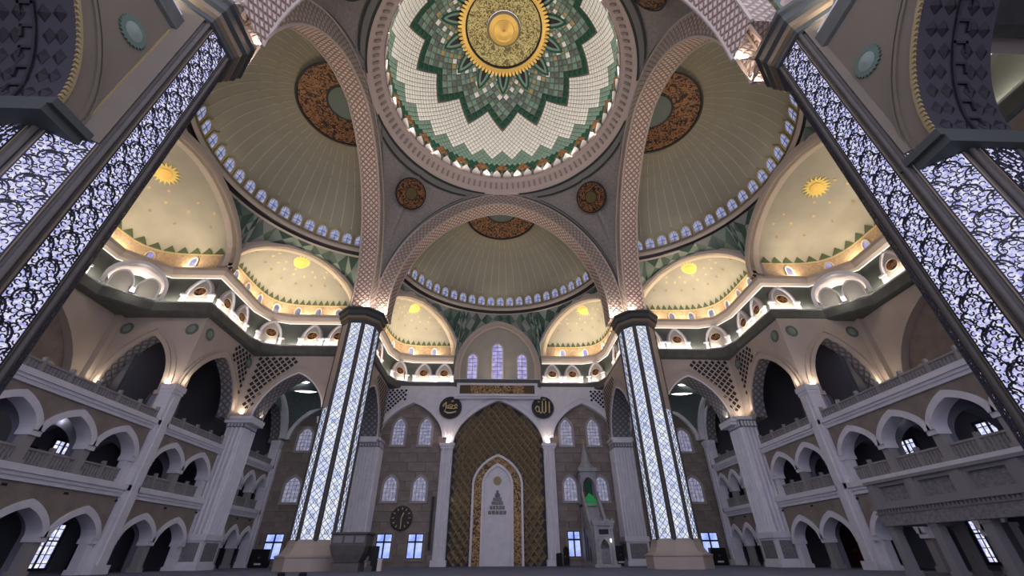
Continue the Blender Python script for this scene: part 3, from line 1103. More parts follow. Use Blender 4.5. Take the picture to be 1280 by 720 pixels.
# ------------------------------------------------------------------ lit pillars
def screen_unit(w, h, kind):
    """metal tracery of one bay of the back-lit pillar screen: real ribbons in front of the glowing sheet"""
    mb = MB()

    def rib(pts, t):
        n = len(pts)
        L, R = [], []
        for i, p in enumerate(pts):
            a = pts[max(i - 1, 0)]; b = pts[min(i + 1, n - 1)]
            dx, dy = b[0] - a[0], b[1] - a[1]
            l = hypot(dx, dy) or 1
            L.append((p[0] - dy / l * t, p[1] + dx / l * t)); R.append((p[0] + dy / l * t, p[1] - dx / l * t))
        cl = lambda q: (max(-w / 2, min(w / 2, q[0])), q[1])
        L = [cl(q) for q in L]; R = [cl(q) for q in R]
        mb.strip([(p[0], p[1], .03) for p in L], [(p[0], p[1], .03) for p in R])
        mb.strip([(p[0], p[1], .03) for p in L], [(p[0], p[1], 0) for p in L])
        mb.strip([(p[0], p[1], .03) for p in R], [(p[0], p[1], 0) for p in R])

    def arc(cx, cy, r, a0, a1, n=8):
        return [(cx + r * cos(radians(a0 + (a1 - a0) * i / n)), cy + r * sin(radians(a0 + (a1 - a0) * i / n))) for i in range(n + 1)]

    def spiral(cx, cy, r, a0, turn, n=9):
        return [(cx + r * (1 - .75 * i / n) * cos(radians(a0 + turn * i / n)), cy + r * (1 - .75 * i / n) * sin(radians(a0 + turn * i / n))) for i in range(n + 1)]
    if kind == 'near':
        t = .020
        for (cx, cy) in ((0, 0), (-w / 2, h / 2), (w / 2, h / 2)):
            ok = cx == 0
            r = w * .29
            # cloud-shaped scale: a big arc with two shoulder arcs
            if ok:
                rib(arc(0, cy + h * .12, r, -25, 205, 12), t)
                rib(arc(-r * 1.02, cy - h * .12, r * .42, 60, 250, 6), t * .9)
                rib(arc(r * 1.02, cy - h * .12, r * .42, 120, -70, 6), t * .9)
                rib(arc(0, cy + h * .12, r * .70, -10, 190, 8), t * .5)
            else:
                sg = 1 if cx < 0 else -1
                rib(arc(cx, cy + h * .12, r, 90 - sg * 90, 90, 6) if sg > 0 else arc(cx, cy + h * .12, r, 180, 90, 6), t)
                rib(arc(cx + sg * r * 1.02, cy - h * .12, r * .42, 90 - sg * -30, 90 - sg * 160, 6), t * .9)
                rib(arc(cx, cy + h * .12, r * .62, 0 if sg > 0 else 180, 90, 5), t * .5)
        rq = random.Random(5)
        nx, ny = 6, 6
        for iy in range(ny):
            for ix in range(nx):
                x = -w / 2 + w * (ix + .5 + .5 * (iy % 2) - .25) / nx
                y = -h / 2 + h * (iy + .5) / ny
                a0 = rq.choice((0, 60, 120, 180, 240, 300)) + rq.uniform(-20, 20)
                r_ = rq.uniform(.045, .068)
                if abs(x) < w / 2 - .03:
                    rib(arc(x, y, r_, a0, a0 + rq.choice((200, 240, 270)), 6), t * .5)
                    if rq.random() < .4:
                        rib([(x + r_ * cos(radians(a0)), y + r_ * sin(radians(a0))), (x + r_ * 2.1 * cos(radians(a0 + 35)), y + r_ * 2.1 * sin(radians(a0 + 35)))], t * .4)
        rib([(-w / 2 + .012, -h / 2), (-w / 2 + .012, h / 2)], t * .6)
        rib([(w / 2 - .012, -h / 2), (w / 2 - .012, h / 2)], t * .6)
    else:
        t = .022
        rib([(-w / 2, -h / 2), (w / 2, h / 2)], t); rib([(w / 2, -h / 2), (-w / 2, h / 2)], t)
        rib([(-w / 2, 0), (0, h / 2)], t * .7); rib([(0, h / 2), (w / 2, 0)], t * .7)
        rib([(w / 2, 0), (0, -h / 2)], t * .7); rib([(0, -h / 2), (-w / 2, 0)], t * .7)
        rib(arc(0, 0, w * .16, 0, 360, 10), t * .7)
        rib([(-w / 2 + .015, -h / 2), (-w / 2 + .015, h / 2)], t * .7)
        rib([(w / 2 - .015, -h / 2), (w / 2 - .015, h / 2)], t * .7)
    return mb


AP = 1.5
STW = .94
PIT = 16.8 / 18
SCR = {'near': screen_unit(STW, PIT, 'near').mesh('screen_panel', [M['lattice']]),
       'far': screen_unit(STW, PIT, 'far').mesh('screen_panel', [M['lattice_far']])}


def pillar(s, which):
    cx, cy = (13.0 * s, 34.7) if which == 'far' else ((-13.39, 8.94) if s < 0 else (13.75, 8.64))
    AP = 1.5 if which == 'far' else 1.65
    lab = '%s lit octagonal pillar with glowing %s screens, %s' % (
        'far' if which == 'far' else 'near', 'diamond' if which == 'far' else 'scroll', SIDE[s])
    r = root('lit_pillar', (cx, cy, 0), lab, 'pillar')
    R8 = AP / cos(pi / 8)
    mb = MB()
    mb.lathe([(R8 - .05, 1.6), (R8 - .05, 18.8)], (cx, cy, 0), 8, pi / 8, pi / 8 + 2 * pi)
    mb.build('core', M['pierdark'], r)
    for k in range(8):
        a = pi / 8 + k * pi / 4
        mb = MB()
        mb.lathe([(.17 if which == 'far' else .09, 1.7), (.17 if which == 'far' else .09, 18.7)], (cx + (R8 - .06) * cos(a), cy + (R8 - .06) * sin(a), 0), 8)
        mb.build('corner_rib', M['pierdark'], r, smooth=True)
    sgx = -s                       # direction of the dome centre
    sgy = -1 if which == 'far' else 1
    for k in range(8):
        a = k * pi / 4
        n = Vector((cos(a), sin(a), 0)); u = Vector((-sin(a), cos(a), 0))
        full = (n.x * sgx + n.y * sgy) > .5
        ztop = 18.6 if full else 10.95
        fr = Frame((cx + n.x * (AP + .005), cy + n.y * (AP + .005), 0), u, n)
        mb = MB()
        mb.face([fr(-STW / 2, 1.8, 0), fr(STW / 2, 1.8, 0), fr(STW / 2, ztop, 0), fr(-STW / 2, ztop, 0)])
        mb.build('light_panel', M['glow_near' if which == 'near' else 'glow_far'], r)
        for sg in (-1, 1):
            mb = MB(); mb.box(fr, sg * (STW / 2 + .02) - .02, sg * (STW / 2 + .02) + .02, 1.8, ztop, -.02, .015)
            mb.build('edge_molding', M['capgold'], r)
        if not full:
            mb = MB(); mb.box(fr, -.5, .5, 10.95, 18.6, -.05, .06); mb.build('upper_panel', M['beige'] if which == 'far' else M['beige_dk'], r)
        vis = n.x * (-cx) + n.y * (-cy) > 1.6
        if vis:
            z = 1.8 + PIT / 2
            while z < ztop - .2:
                inst('screen_panel', SCR[which], r, basis(fr(0, z, .01), u, (0, 0, 1), n))
                z += PIT
    k8 = 1 / cos(pi / 8)
    pm = M['lectern'] if which == 'near' else M['beige_dk']
    mb = MB()
    mb.lathe([(r_ * k8, z) for r_, z in ((2.1, 0), (2.1, .72))], (cx, cy, 0), 8, pi / 8, pi / 8 + 2 * pi)
    mb.lathe([(r_ * k8, z) for r_, z in ((2.1, .72), (2.16, .76), (2.16, .86), (2.0, .9))], (cx, cy, 0), 8, pi / 8, pi / 8 + 2 * pi)
    mb.build('plinth', M['beige'], r)
    mb = MB()
    mb.lathe([((r_ + (AP - 1.5)) * k8, z) for r_, z in ((2.0, .9), (1.85, 1.0), (1.68, 1.3), (1.6, 1.55), (1.58, 1.8), (1.4, 1.8))], (cx, cy, 0), 8, pi / 8, pi / 8 + 2 * pi)
    mb.build('flared_base', M['beige'], r)
    mb = MB()
    dA = AP - 1.5
    mb.lathe([((r_ + dA) * k8, z) for r_, z in ((1.5, 18.55), (1.62, 18.62), (1.64, 18.85), (1.78, 18.95), (1.80, 19.2), (1.95, 19.32), (1.97, 19.7), (2.1, 19.78), (2.1, 19.98), (1.2, 20.0))],
             (cx, cy, 0), 8, pi / 8, pi / 8 + 2 * pi, ms=[0, 0, 1, 1, 0, 0, 0, 0, 0])
    mb.build('capital', [M['capital'], M['capgold']], r)
    return r


for s in (-1, 1):
    for wch in ('far', 'near'):
        pillar(s, wch)


# ------------------------------------------------------------------ great arches
def great_arch(fr, loc, label, half=10.7):
    r = root('great_arch', loc, label, 'arch')
    sp, ap, k, dep, b = 21.2, 34.9, .08, 1.65, 1.45
    A = [(-half, 19.9)] + arch(half, sp, ap, k, 22) + [(half, 19.9)]
    B = [(-half - b, 19.9)] + arch(half + b, sp, ap + b * 1.03, k, 22) + [(half + b, 19.9)]
    mb = MB()
    mb.strip([fr(u, v, 0) for u, v in A], [fr(u, v, -dep) for u, v in A], 0, uv=True)
    mb.build('soffit', M['weave'], r)
    mb = MB()
    mb.strip([fr(u, v, 0) for u, v in A], [fr(u, v, 0) for u, v in B], 0, uv=True)
    mb.build('front_face', M['weave2'], r)
    mb = MB()
    mb.strip([fr(u, v, -dep) for u, v in A], [fr(u, v, -dep) for u, v in B], 0, uv=True)
    mb.build('rear_face', M['weave2'], r)
    for nm, pts, w in (('inner_edge', A, .03), ('outer_edge', B, .03)):
        mb = MB()
        mb.tube([fr(u, v, w) for u, v in pts], .09, 5)
        mb.build(nm, M['beige'], r)
    mb = MB()
    mb.tube([fr(u, v, -dep) for u, v in A], .09, 5)
    mb.build('rear_edge', M['beige'], r)


great_arch(Frame((-.1, 34.3, 0), (1, 0, 0), (0, -1, 0)), (0, 34.3, 20), 'great arch of woven relief toward the mihrab under the central dome')
great_arch(Frame((-12.2, 21.9, 0), (0, 1, 0), (1, 0, 0)), (-12.2, 22, 20), 'great arch of woven relief opening to the clock side half dome', 11.1)
great_arch(Frame((12.1, 21.9, 0), (0, 1, 0), (-1, 0, 0)), (12.1, 22, 20), 'great arch of woven relief opening to the pulpit side half dome', 11.1)
great_arch(Frame((-.1, 9.7, 0), (1, 0, 0), (0, 1, 0)), (0, 9.7, 20), 'great arch of woven relief between the two near lit pillars')

# ------------------------------------------------------------------ pendentives with roundels
SC0 = Vector((0, 22, 23.46)); SR = 17.57


def sph(x, y, inset=0.0):
    d2 = x * x + (y - 22) ** 2
    v = Vector((x, y - 22, sqrt(max(0.1, SR * SR - d2))))
    return SC0 + v * ((SR - inset) / SR)


def pendentive(sx, sy, label):
    r = root('pendentive', (sx * 9.8, 22 + sy * 9.8, 33), label, 'pendentive')
    th0 = pi / 4

    def ends(I):
        i = 1 - abs(I)                      # 0 at the crown of an arch, 1 on the diagonal
        a = pi / 4 * i
        A_ = Vector((12.05 * cos(a), 12.05 * sin(a), 36.35))
        u = 12.3 * i ** .85
        t = min(1, u / 12.3)
        z = 19.9 + (36.4 - 19.9) * (.92 * sqrt(max(0, 1 - t * t)) + .08 * (1 - t))
        B_ = Vector((12.35, u, z))
        return A_, B_, i

    def P(I, j, ins=0.0):
        A_, B_, i = ends(I)
        p = A_ + (B_ - A_) * j
        bl = 4 * j * (1 - j) * 1.35 * i * i
        p = p + Vector((bl, bl, bl * .35))
        if ins:
            p += Vector((-.55, -.55, -.6)) * ins
        if I > 0:
            p = Vector((p.y, p.x, p.z))
        return Vector((sx * p.x, 22 + sy * p.y, p.z))

    def ln(I):
        A_, B_, i = ends(I)
        return max(.05, (B_ - A_).length)
    n, mrows = 64, 24
    mb = MB()
    rows = [[P(-1 + 2 * i / n, j / mrows) for i in range(n + 1)] for j in range(mrows + 1)]
    for j in range(mrows):
        mb.strip(rows[j], rows[j + 1])
    mb.build('field', M['pend'], r, smooth=True, weld=True)
    for (d0, d1, nm, mm) in ((.10, .32, 'outer_line', 'darkline'), (.32, .80, 'frame_band', 'pendband'), (.80, .98, 'inner_line', 'darkline')):
        Is = [-1 + 2 * i / 80 for i in range(81)]
        Is = [I for I in Is if ln(I) > 2 * d1 + .8]
        mb = MB()
        mb.strip([P(I, d0 / ln(I), .16) for I in Is], [P(I, d1 / ln(I), .16) for I in Is])
        mb.strip([P(I, 1 - (d0 + .65) / ln(I), .16) for I in Is], [P(I, 1 - (d1 + .65) / ln(I), .16) for I in Is if abs(I) > .02])
        mb.build(nm, M[mm], r)
    c = P(0, .17, .12)
    nrm = (SC0 - c).normalized()
    u = nrm.cross(Vector((0, 0, 1))).normalized(); v = u.cross(nrm)
    md = MB()

    def C(rad, h, k=32):
        return [c + (u * cos(2 * pi * i / k) + v * sin(2 * pi * i / k)) * rad + nrm * h for i in range(k + 1)]
    mb = MB(); mb.strip(C(1.72, .02), C(1.72, .16)); mb.strip(C(1.72, .16), C(1.58, .16)); mb.build('roundel_rim', M['black'], r)
    mb = MB(); mb.strip(C(1.58, .12), C(.72, .12)); mb.build('roundel_script', M['script'], r)
    mb = MB(); mb.strip(C(.72, .15), C(.62, .15)); mb.face(C(.62, .13)[:-1], 1); mb.build('roundel_centre', [M['black'], mat('roundel_green', (.10, .085, .03), .5)], r)


pendentive(-1, 1, 'grey triangular pendentive with dark red roundel, far corner on the clock side')
pendentive(1, 1, 'grey triangular pendentive with dark red roundel, far corner on the pulpit side')
pendentive(-1, -1, 'grey triangular pendentive with dark red roundel above near pillar, clock side')
pendentive(1, -1, 'grey triangular pendentive with dark red roundel above near pillar, pulpit side')

# ------------------------------------------------------------------ main dome
DM = root('central_dome', (0, 22, 36.3), 'great central dome tiled white with a green star and gold medallion', 'dome')
DC = (0, 22, 0)
mb = MB()
mb.lathe([(12.15, 36.2), (12.05, 36.35), (11.95, 36.45), (11.75, 36.6), (11.25, 37.25), (11.1, 37.35), (11.05, 37.6), (10.85, 37.65)], DC, 96, m=0)
mb.build('ring_cornice', M['ringp'], DM, smooth=True)
mb = MB()
for i in range(112):
    a = 2 * pi * i / 112
    fr = Frame((11.5 * cos(a), 22 + 11.5 * sin(a), 0), (-sin(a), cos(a), 0), (-cos(a), -sin(a), 0))
    P = [fr(-.1, 36.68, -.16), fr(.1, 36.68, -.16), fr(.1, 37.18, .24), fr(-.1, 37.18, .24)]
    Q = [p + Vector((-cos(a) * .12, -sin(a) * .12, -.06)) for p in P]
    mb.face(Q)
    for q in range(4):
        mb.face([P[q], P[(q + 1) % 4], Q[(q + 1) % 4], Q[q]])
mb.build('ring_dentils', mat('dentil', (.30, .25, .22), .7), DM, stuff=True)

# meridian profile by arc length
PRO = []
for i in range(9):
    PRO.append((10.9, 37.6 + 1.6 * i / 8))
for i in range(1, 65):
    a = (pi / 2) * i / 64
    PRO.append((10.9 * cos(a), 39.2 + 11.0 * sin(a)))
ARC = [0.0]
for i in range(1, len(PRO)):
    ARC.append(ARC[-1] + hypot(PRO[i][0] - PRO[i - 1][0], PRO[i][1] - PRO[i - 1][1]))


def prof(sv):
    sv = max(0, min(sv, ARC[-1] - 1e-4))
    lo = 0
    for i in range(len(ARC) - 1):
        if ARC[i + 1] >= sv:
            lo = i; break
    f = (sv - ARC[lo]) / (ARC[lo + 1] - ARC[lo])
    r_, z_ = (PRO[lo][0] + (PRO[lo + 1][0] - PRO[lo][0]) * f, PRO[lo][1] + (PRO[lo + 1][1] - PRO[lo][1]) * f)
    t = Vector((PRO[lo + 1][0] - PRO[lo][0], PRO[lo + 1][1] - PRO[lo][1])).normalized()
    return r_, z_, (-t.y, t.x)       # inward normal in (r,z)


def dpt(th, sv, ins):
    r_, z_, n = prof(sv)
    r_ += n[0] * ins; z_ += n[1] * ins
    return Vector((r_ * sin(th), 22 + r_ * cos(th), z_))


mb = MB()
mb.lathe([(r_ + .1, z_ + .1) for r_, z_ in PRO[:64]], DC, 96)
mb.build('dome_shell', M['tilegap'], DM, smooth=True)
s_tip = next(ARC[i] for i in range(len(PRO)) if PRO[i][0] < 9.25 and PRO[i][1] > 40)
s_end = next(ARC[i] for i in range(len(PRO)) if PRO[i][0] < 4.85 and PRO[i][1] > 40)


def dtile(mb_, th, sc, dth, s0, s1, m=0, hgt=.05, ins=.03):
    g = .90
    p = [dpt(th - dth * g, sc, ins), dpt(th, sc + (s0 - sc) * g, ins), dpt(th + dth * g, sc, ins), dpt(th, sc + (s1 - sc) * g, ins)]
    g2 = .5
    q = [dpt(th - dth * g2, sc, ins + hgt), dpt(th, sc + (s0 - sc) * g2, ins + hgt), dpt(th + dth * g2, sc, ins + hgt), dpt(th, sc + (s1 - sc) * g2, ins + hgt)]
    for i in range(4):
        mb_.face([p[i], p[(i + 1) % 4], q[(i + 1) % 4], q[i]], m)
    mb_.face(q, m)


def star_d(i, j):
    """depth of a lattice cell inside the fourteen-pointed star (0 = border)"""
    ph = ((i + (j % 2) / 2) / 4.0) % 1.0
    a = min(ph, 1 - ph) * 2
    return j - round(4 * a)


# rows of the white field (112 columns)
MW = 112
white = MB(); base_t = MB()
rows = [.75]
sv = .75
while sv < s_tip + 5:
    sv += 2 * pi * prof(sv)[0] / MW * .56
    rows.append(sv)
# star rows (56 columns)
srow = [s_tip - .0]
sv = s_tip
while sv < s_end + .6:
    sv += 2 * pi * prof(sv)[0] / 56 * .52
    srow.append(sv)


def star_border(th):
    """arc length where the star begins at angle th"""
    ph = (th / (2 * pi / 14)) % 1.0
    a = min(ph, 1 - ph) * 2
    f = 4 * a
    k = int(f)
    k = min(k, len(srow) - 2)
    return srow[k] + (srow[k + 1] - srow[k]) * (f - k) - (srow[1] - srow[0])


for j in range(1, len(rows) - 1):
    for i in range(MW):
        th = 2 * pi * (i + (j % 2) / 2) / MW
        sc = rows[j]
        if sc > star_border(th) - .02 or sc > s_end:
            continue
        # base decoration, 28 repeats of four columns
        ph = (th / (2 * pi / 28)) % 1.0
        a = min(ph, 1 - ph) * 4           # 0..2 in column steps
        m = None
        if j <= 1:
            m = 0
        elif j <= 4:
            m = 1 if a <= (4 - j) * .5 + .1 else 0
        elif j < 0:
            lim = (j - 3)                 # amber diamonds
            if j in (3, 4, 5) and a <= (2.0 - (j - 3) * .5) - .4:
                m = 1
            else:
                m = 0 if j <= 4 + (1 if a > 1 else 0) else 2
        elif j <= 10:
            if a <= (10.5 - j) * .5 or j <= 5:
                m = 2
        if m is None:
            dtile(white, th, sc, pi / MW, rows[j - 1], rows[j + 1])
        else:
            dtile(base_t, th, sc, pi / MW, rows[j - 1], rows[j + 1], m)
white.build('white_tiles', M['tilewhite'], DM, stuff=True)
base_t.build('border_tiles', [M['dkgreen'], M['orange'], M['mint']], DM, stuff=True)
rest = MB()
cnt = 0
SM = [M['dkgreen'], M['mint'], M['greygreen'], M['tilewhite'], M['gold_dot']]
ordered = []
for j in range(0, len(srow) - 1):
    for i in range(56):
        d = star_d(i, j)
        if d < 0 or srow[j] > s_end + .2:
            continue
        ordered.append((i, j, d))
for (i, j, d) in ordered:
    th = 2 * pi * (i + (j % 2) / 2) / 56
    s0 = srow[j - 1] if j > 0 else srow[0] - (srow[1] - srow[0])
    s1 = srow[j + 1]
    if d == 0: m = 0
    elif d == 1: m = 1
    elif d == 2: m = 2 if j % 2 == 0 else 1
    elif d == 3: m = 1
    elif d in (4, 5): m = 2 if (i + j) % 2 else 1
    else: m = (1, 2, 3, 1, 4)[(i * 3 + j) % 5]
    if cnt < 300:
        mb = MB(); dtile(mb, th, srow[j], pi / 56, s0, s1, 0, .05, .05)
        mb.build('star_tile', SM[m], DM); cnt += 1
    else:
        dtile(rest, th, srow[j], pi / 56, s0, s1, m, .05, .05)
rest.build('inner_star_tiles', SM, DM, stuff=True)
# pointed leaves round the medallion
for i in range(14):
    th = 2 * pi * i / 14
    s0 = s_end + .3
    L = -2.9
    hw = 2 * pi / 14 * .40

    def lf(f, sg, sc_):
        w = hw * sc_ * (max(0, 1 - f ** 1.5) ** .8)
        return dpt(th + sg * w, s0 + L * f * (.55 + .45 * sc_), .14)
    for (sc_, sc2, m, nm) in ((1.0, .72, 'dkgreen', 'leaf_border'), (.72, .42, 'mint', 'leaf_inner'), (.42, 0, 'black', 'leaf_core')):
        mb = MB()
        for sg in (-1, 1):
            mb.strip([lf(q / 8, sg, sc_) for q in range(9)], [lf(q / 8, sg, sc2) for q in range(9)])
        mb.build(nm, M[m], DM)
# white pointed lobes standing on the ring
lb = MB()
P = [(-.46, 0), (.46, 0), (.46, .35), (.30, .72), (.0, 1.12), (-.30, .72), (-.46, .35)]
lb.prism(P, LF, 0, .08)
lme = lb.mesh('lobe', [M['lobe']])
for i in range(56):
    a = 2 * pi * (i + .5) / 56
    inst('lobe', lme, DM, basis((10.78 * cos(a), 22 + 10.78 * sin(a), 37.62), (-sin(a), cos(a), 0), (0, 0, 1), (-cos(a), -sin(a), 0)))
# medallion
mb = MB(); mb.lathe([(4.1, 49.05), (1.9, 49.25), (1.85, 49.2)], DC, 56); mb.build('script_dish', M['dish'], DM, smooth=True)
mb = MB(); mb.lathe([(4.62, 48.75), (4.55, 48.62), (4.2, 48.78), (4.1, 48.95)], DC, 56); mb.build('gold_ring', M['gold'], DM)
mb = MB(); mb.lathe([(4.17, 48.78), (4.05, 48.86), (4.0, 49.0)], DC, 56); mb.build('dark_ring', M['black'], DM)
tg = MB(); tg.prism([(-.17, 0), (.17, 0), (.11, .36), (0, .5), (-.11, .36)], LF, 0, .1)
tme = tg.mesh('gold_flame', [M['gold']])
for i in range(72):
    a = 2 * pi * i / 72
    inst('gold_flame', tme, DM, basis((4.52 * cos(a), 22 + 4.52 * sin(a), 48.68), (-sin(a), cos(a), 0), (cos(a), sin(a), -.25), (0, 0, -1)))
mb = MB(); mb.lathe([(1.85, 49.1), (1.8, 48.95), (1.62, 48.9)], DC, 40); mb.build('dark_ring', M['capgold'], DM)
mb = MB(); mb.lathe([(1.65, 48.95), (1.15, 48.75), (1.05, 48.82), (.5, 48.65), (.18, 48.6), (.14, 48.4), (.0, 48.36)], DC, 40); mb.build('gold_boss', M['gold'], DM, smooth=True)


# ------------------------------------------------------------------ half domes (large)
wf = MB()
archivolt(wf, LF, .40, 0, .75, 1.18, .13, .1, 0, .10, zb=0, n=5)
wf.box(LF, -.53, .53, -.1, 0, 0, .1)
WFM = wf.mesh('window', [M['gold_dot']])
tipm = MB(); tipm.prism([(-.16, 1.34), (.16, 1.34), (0, 1.62)], LF, 0, .06)
TIPM = tipm.mesh('window_finial', [M['gold_dot']])
wp = MB(); inner_chunk(wp, LF, .40, 0, .75, 1.18, 0, .1, .03, 0, 5)
WPM = wp.mesh('pane', [M['winsmall']])
mb_ = MB()
mb_.box(LF, -.02, .02, 0, 1.1, .03, .05); mb_.box(LF, -.38, .38, .5, .54, .03, .05)
WBM = mb_.mesh('glazing_bars', [M['winframe']])


def big_half_dome(cx, cy, mx, my, out, label, lampdir):
    """ring centre (cx,cy), crown (mx,my), out = angle of the apse axis"""
    R, z0, h = 11.6, 27.25, 8.3
    r = root('half_dome', (cx, cy, z0), label, 'half dome')
    span = radians(82)
    n, mr = 64, 14
    ring = lambda th, rad=R: (cx + rad * cos(out + th), cy + rad * sin(out + th))

    def P(th, ph, ins=0.0):
        b = ring(th)
        c_, s_ = cos(ph), sin(ph)
        p = Vector((mx + (b[0] - mx) * c_, my + (b[1] - my) * c_, z0 + h * s_))
        if ins:
            nn = Vector((-cos(out + th) * c_, -sin(out + th) * c_, -s_ * 1.0)).normalized()
            p += nn * ins
        return p
    mb = MB()
    rr = [[P(-span + 2 * span * i / n, pi / 2 * j / mr * .999) for i in range(n + 1)] for j in range(mr + 1)]
    for j in range(mr):
        mb.strip(rr[j], rr[j + 1])
    mb.build('shell', M['semi'], r, smooth=True, weld=True)
    mb = MB()
    mb.lathe([(R + .55, 26.6), (R + .35, 26.7), (R + .25, 26.93), (R + .05, 26.95), (R - .12, 27.15), (R - .10, 27.3), (R + .1, 27.32)], (cx, cy, 0), 64, out - span, out + span,
             ms=[0, 1, 1, 0, 0, 0])
    mb.build('ring_molding', [M['beige'], M['black']], r, smooth=False)
    nw = 27
    for i in range(nw):
        th = radians(79) * (2 * i / (nw - 1) - 1)
        p = P(th, .045, .04)
        q = P(th, .20, .04)
        v = (q - p).normalized()
        u = Vector((-sin(out + th), cos(out + th), 0))
        nn = u.cross(v)
        if nn.x * cos(out + th) + nn.y * sin(out + th) > 0:
            nn = -nn
        mw = basis(p, u, v, nn)
        w = inst('window', WFM, r, mw)
        for nm, me in (('pane', WPM), ('glazing_bars', WBM), ('window_finial', TIPM)):
            o = bpy.data.objects.new(nm, me); COL.objects.link(o); o.parent = w
    # medallion round the crown (half of it lies inside the arch)

    def Cc(rad, dz, a0, a1, k=28):
        return [Vector((mx + rad * cos(out + a0 + (a1 - a0) * i / k), my + rad * sin(out + a0 + (a1 - a0) * i / k), dz)) for i in range(k + 1)]
    a = pi / 2
    mb = MB(); mb.strip(Cc(4.0, 34.55, -a, a), Cc(1.75, 35.15, -a, a)); mb.build('script_ring', M['script'], r)
    mb = MB(); mb.strip(Cc(4.18, 34.45, -a, a), Cc(4.0, 34.45, -a, a)); mb.strip(Cc(4.0, 34.45, -a, a), Cc(3.95, 34.6, -a, a)); mb.build('ring_edge', M['black'], r)
    mb = MB(); mb.strip(Cc(1.78, 35.08, -a, a), Cc(1.6, 35.08, -a, a)); mb.build('inner_edge', M['black'], r)
    mb = MB(); mb.face(Cc(1.62, 35.12, -a, a)); mb.build('centre_disc', M['greygreen'], r)
    # gilt ornaments
    for row, (ph, k, sz) in enumerate(((1.08, 30, .20), (1.0, 30, .17), (.92, 30, .15), (.84, 30, .12), (.76, 30, .09))):
        mb = MB()
        for i in range(k):
            th = radians(80) * (2 * (i + (row % 2) / 2 + .25) / k - 1)
            p = P(th, ph, .05)
            u = Vector((-sin(out + th), cos(out + th), 0)); v = (P(th, ph + .02, .05) - p).normalized()
            mb.face([p - u * sz * .8, p - v * sz * 1.5, p + u * sz * .8, p + v * sz * 1.5])
        mb.build('gilt_diamonds', M['gold_dot'], r, stuff=True)
    for i in range(30):
        th = radians(80) * (2 * (i + .25) / 30 - 1)
        mb = MB()
        Aa = [P(th - .0035, .25 + .95 * q / 8, .03) for q in range(9)]; Bb = [P(th + .0035, .25 + .95 * q / 8, .03) for q in range(9)]
        mb.strip(Aa, Bb); mb.build('gilt_line', mat('pale_line', (.44, .40, .30), .6), r)
    # soft lamps standing on the ring
    for q in (-55, 0, 55):
        th = radians(q)
        p = ring(th, R - 1.2)
        area_lamp('ledge_lamp', (p[0], p[1], 27.0), (-cos(out + th) * .5, -sin(out + th) * .5, 1), .3, 4, 45, (1, .93, .8))


big_half_dome(0, 33.6, 0, 36.0, pi / 2, 'large half dome above the mihrab wall with a row of blue windows', None)
big_half_dome(-11.3, 22.4, -14.1, 22.3, pi, 'large half dome on the clock side behind the great arch', None)
big_half_dome(11.1, 22.4, 13.9, 22.3, 0, 'large half dome on the pulpit side behind the great arch', None)


# ------------------------------------------------------------------ small half domes (exedrae)
def superq(ox, oy, ax, ay, a0, a1, n, q=.62):
    out = []
    for i in range(n + 1):
        a = a0 + (a1 - a0) * i / n
        c, s_ = cos(a), sin(a)
        out.append((ox + ax * (abs(c) ** q) * (1 if c >= 0 else -1), oy + ay * (abs(s_) ** q) * (1 if s_ >= 0 else -1)))
    # even spacing
    L = [0]
    for i in range(n):
        L.append(L[-1] + hypot(out[i + 1][0] - out[i][0], out[i + 1][1] - out[i][1]))
    res = []
    for k in range(n + 1):
        d = L[-1] * k / n
        i = 0
        while i < n - 1 and L[i + 1] < d:
            i += 1
        f = (d - L[i]) / max(1e-9, L[i + 1] - L[i])
        res.append((out[i][0] + (out[i + 1][0] - out[i][0]) * f, out[i][1] + (out[i + 1][1] - out[i][1]) * f))
    return res


ZL = 21.45


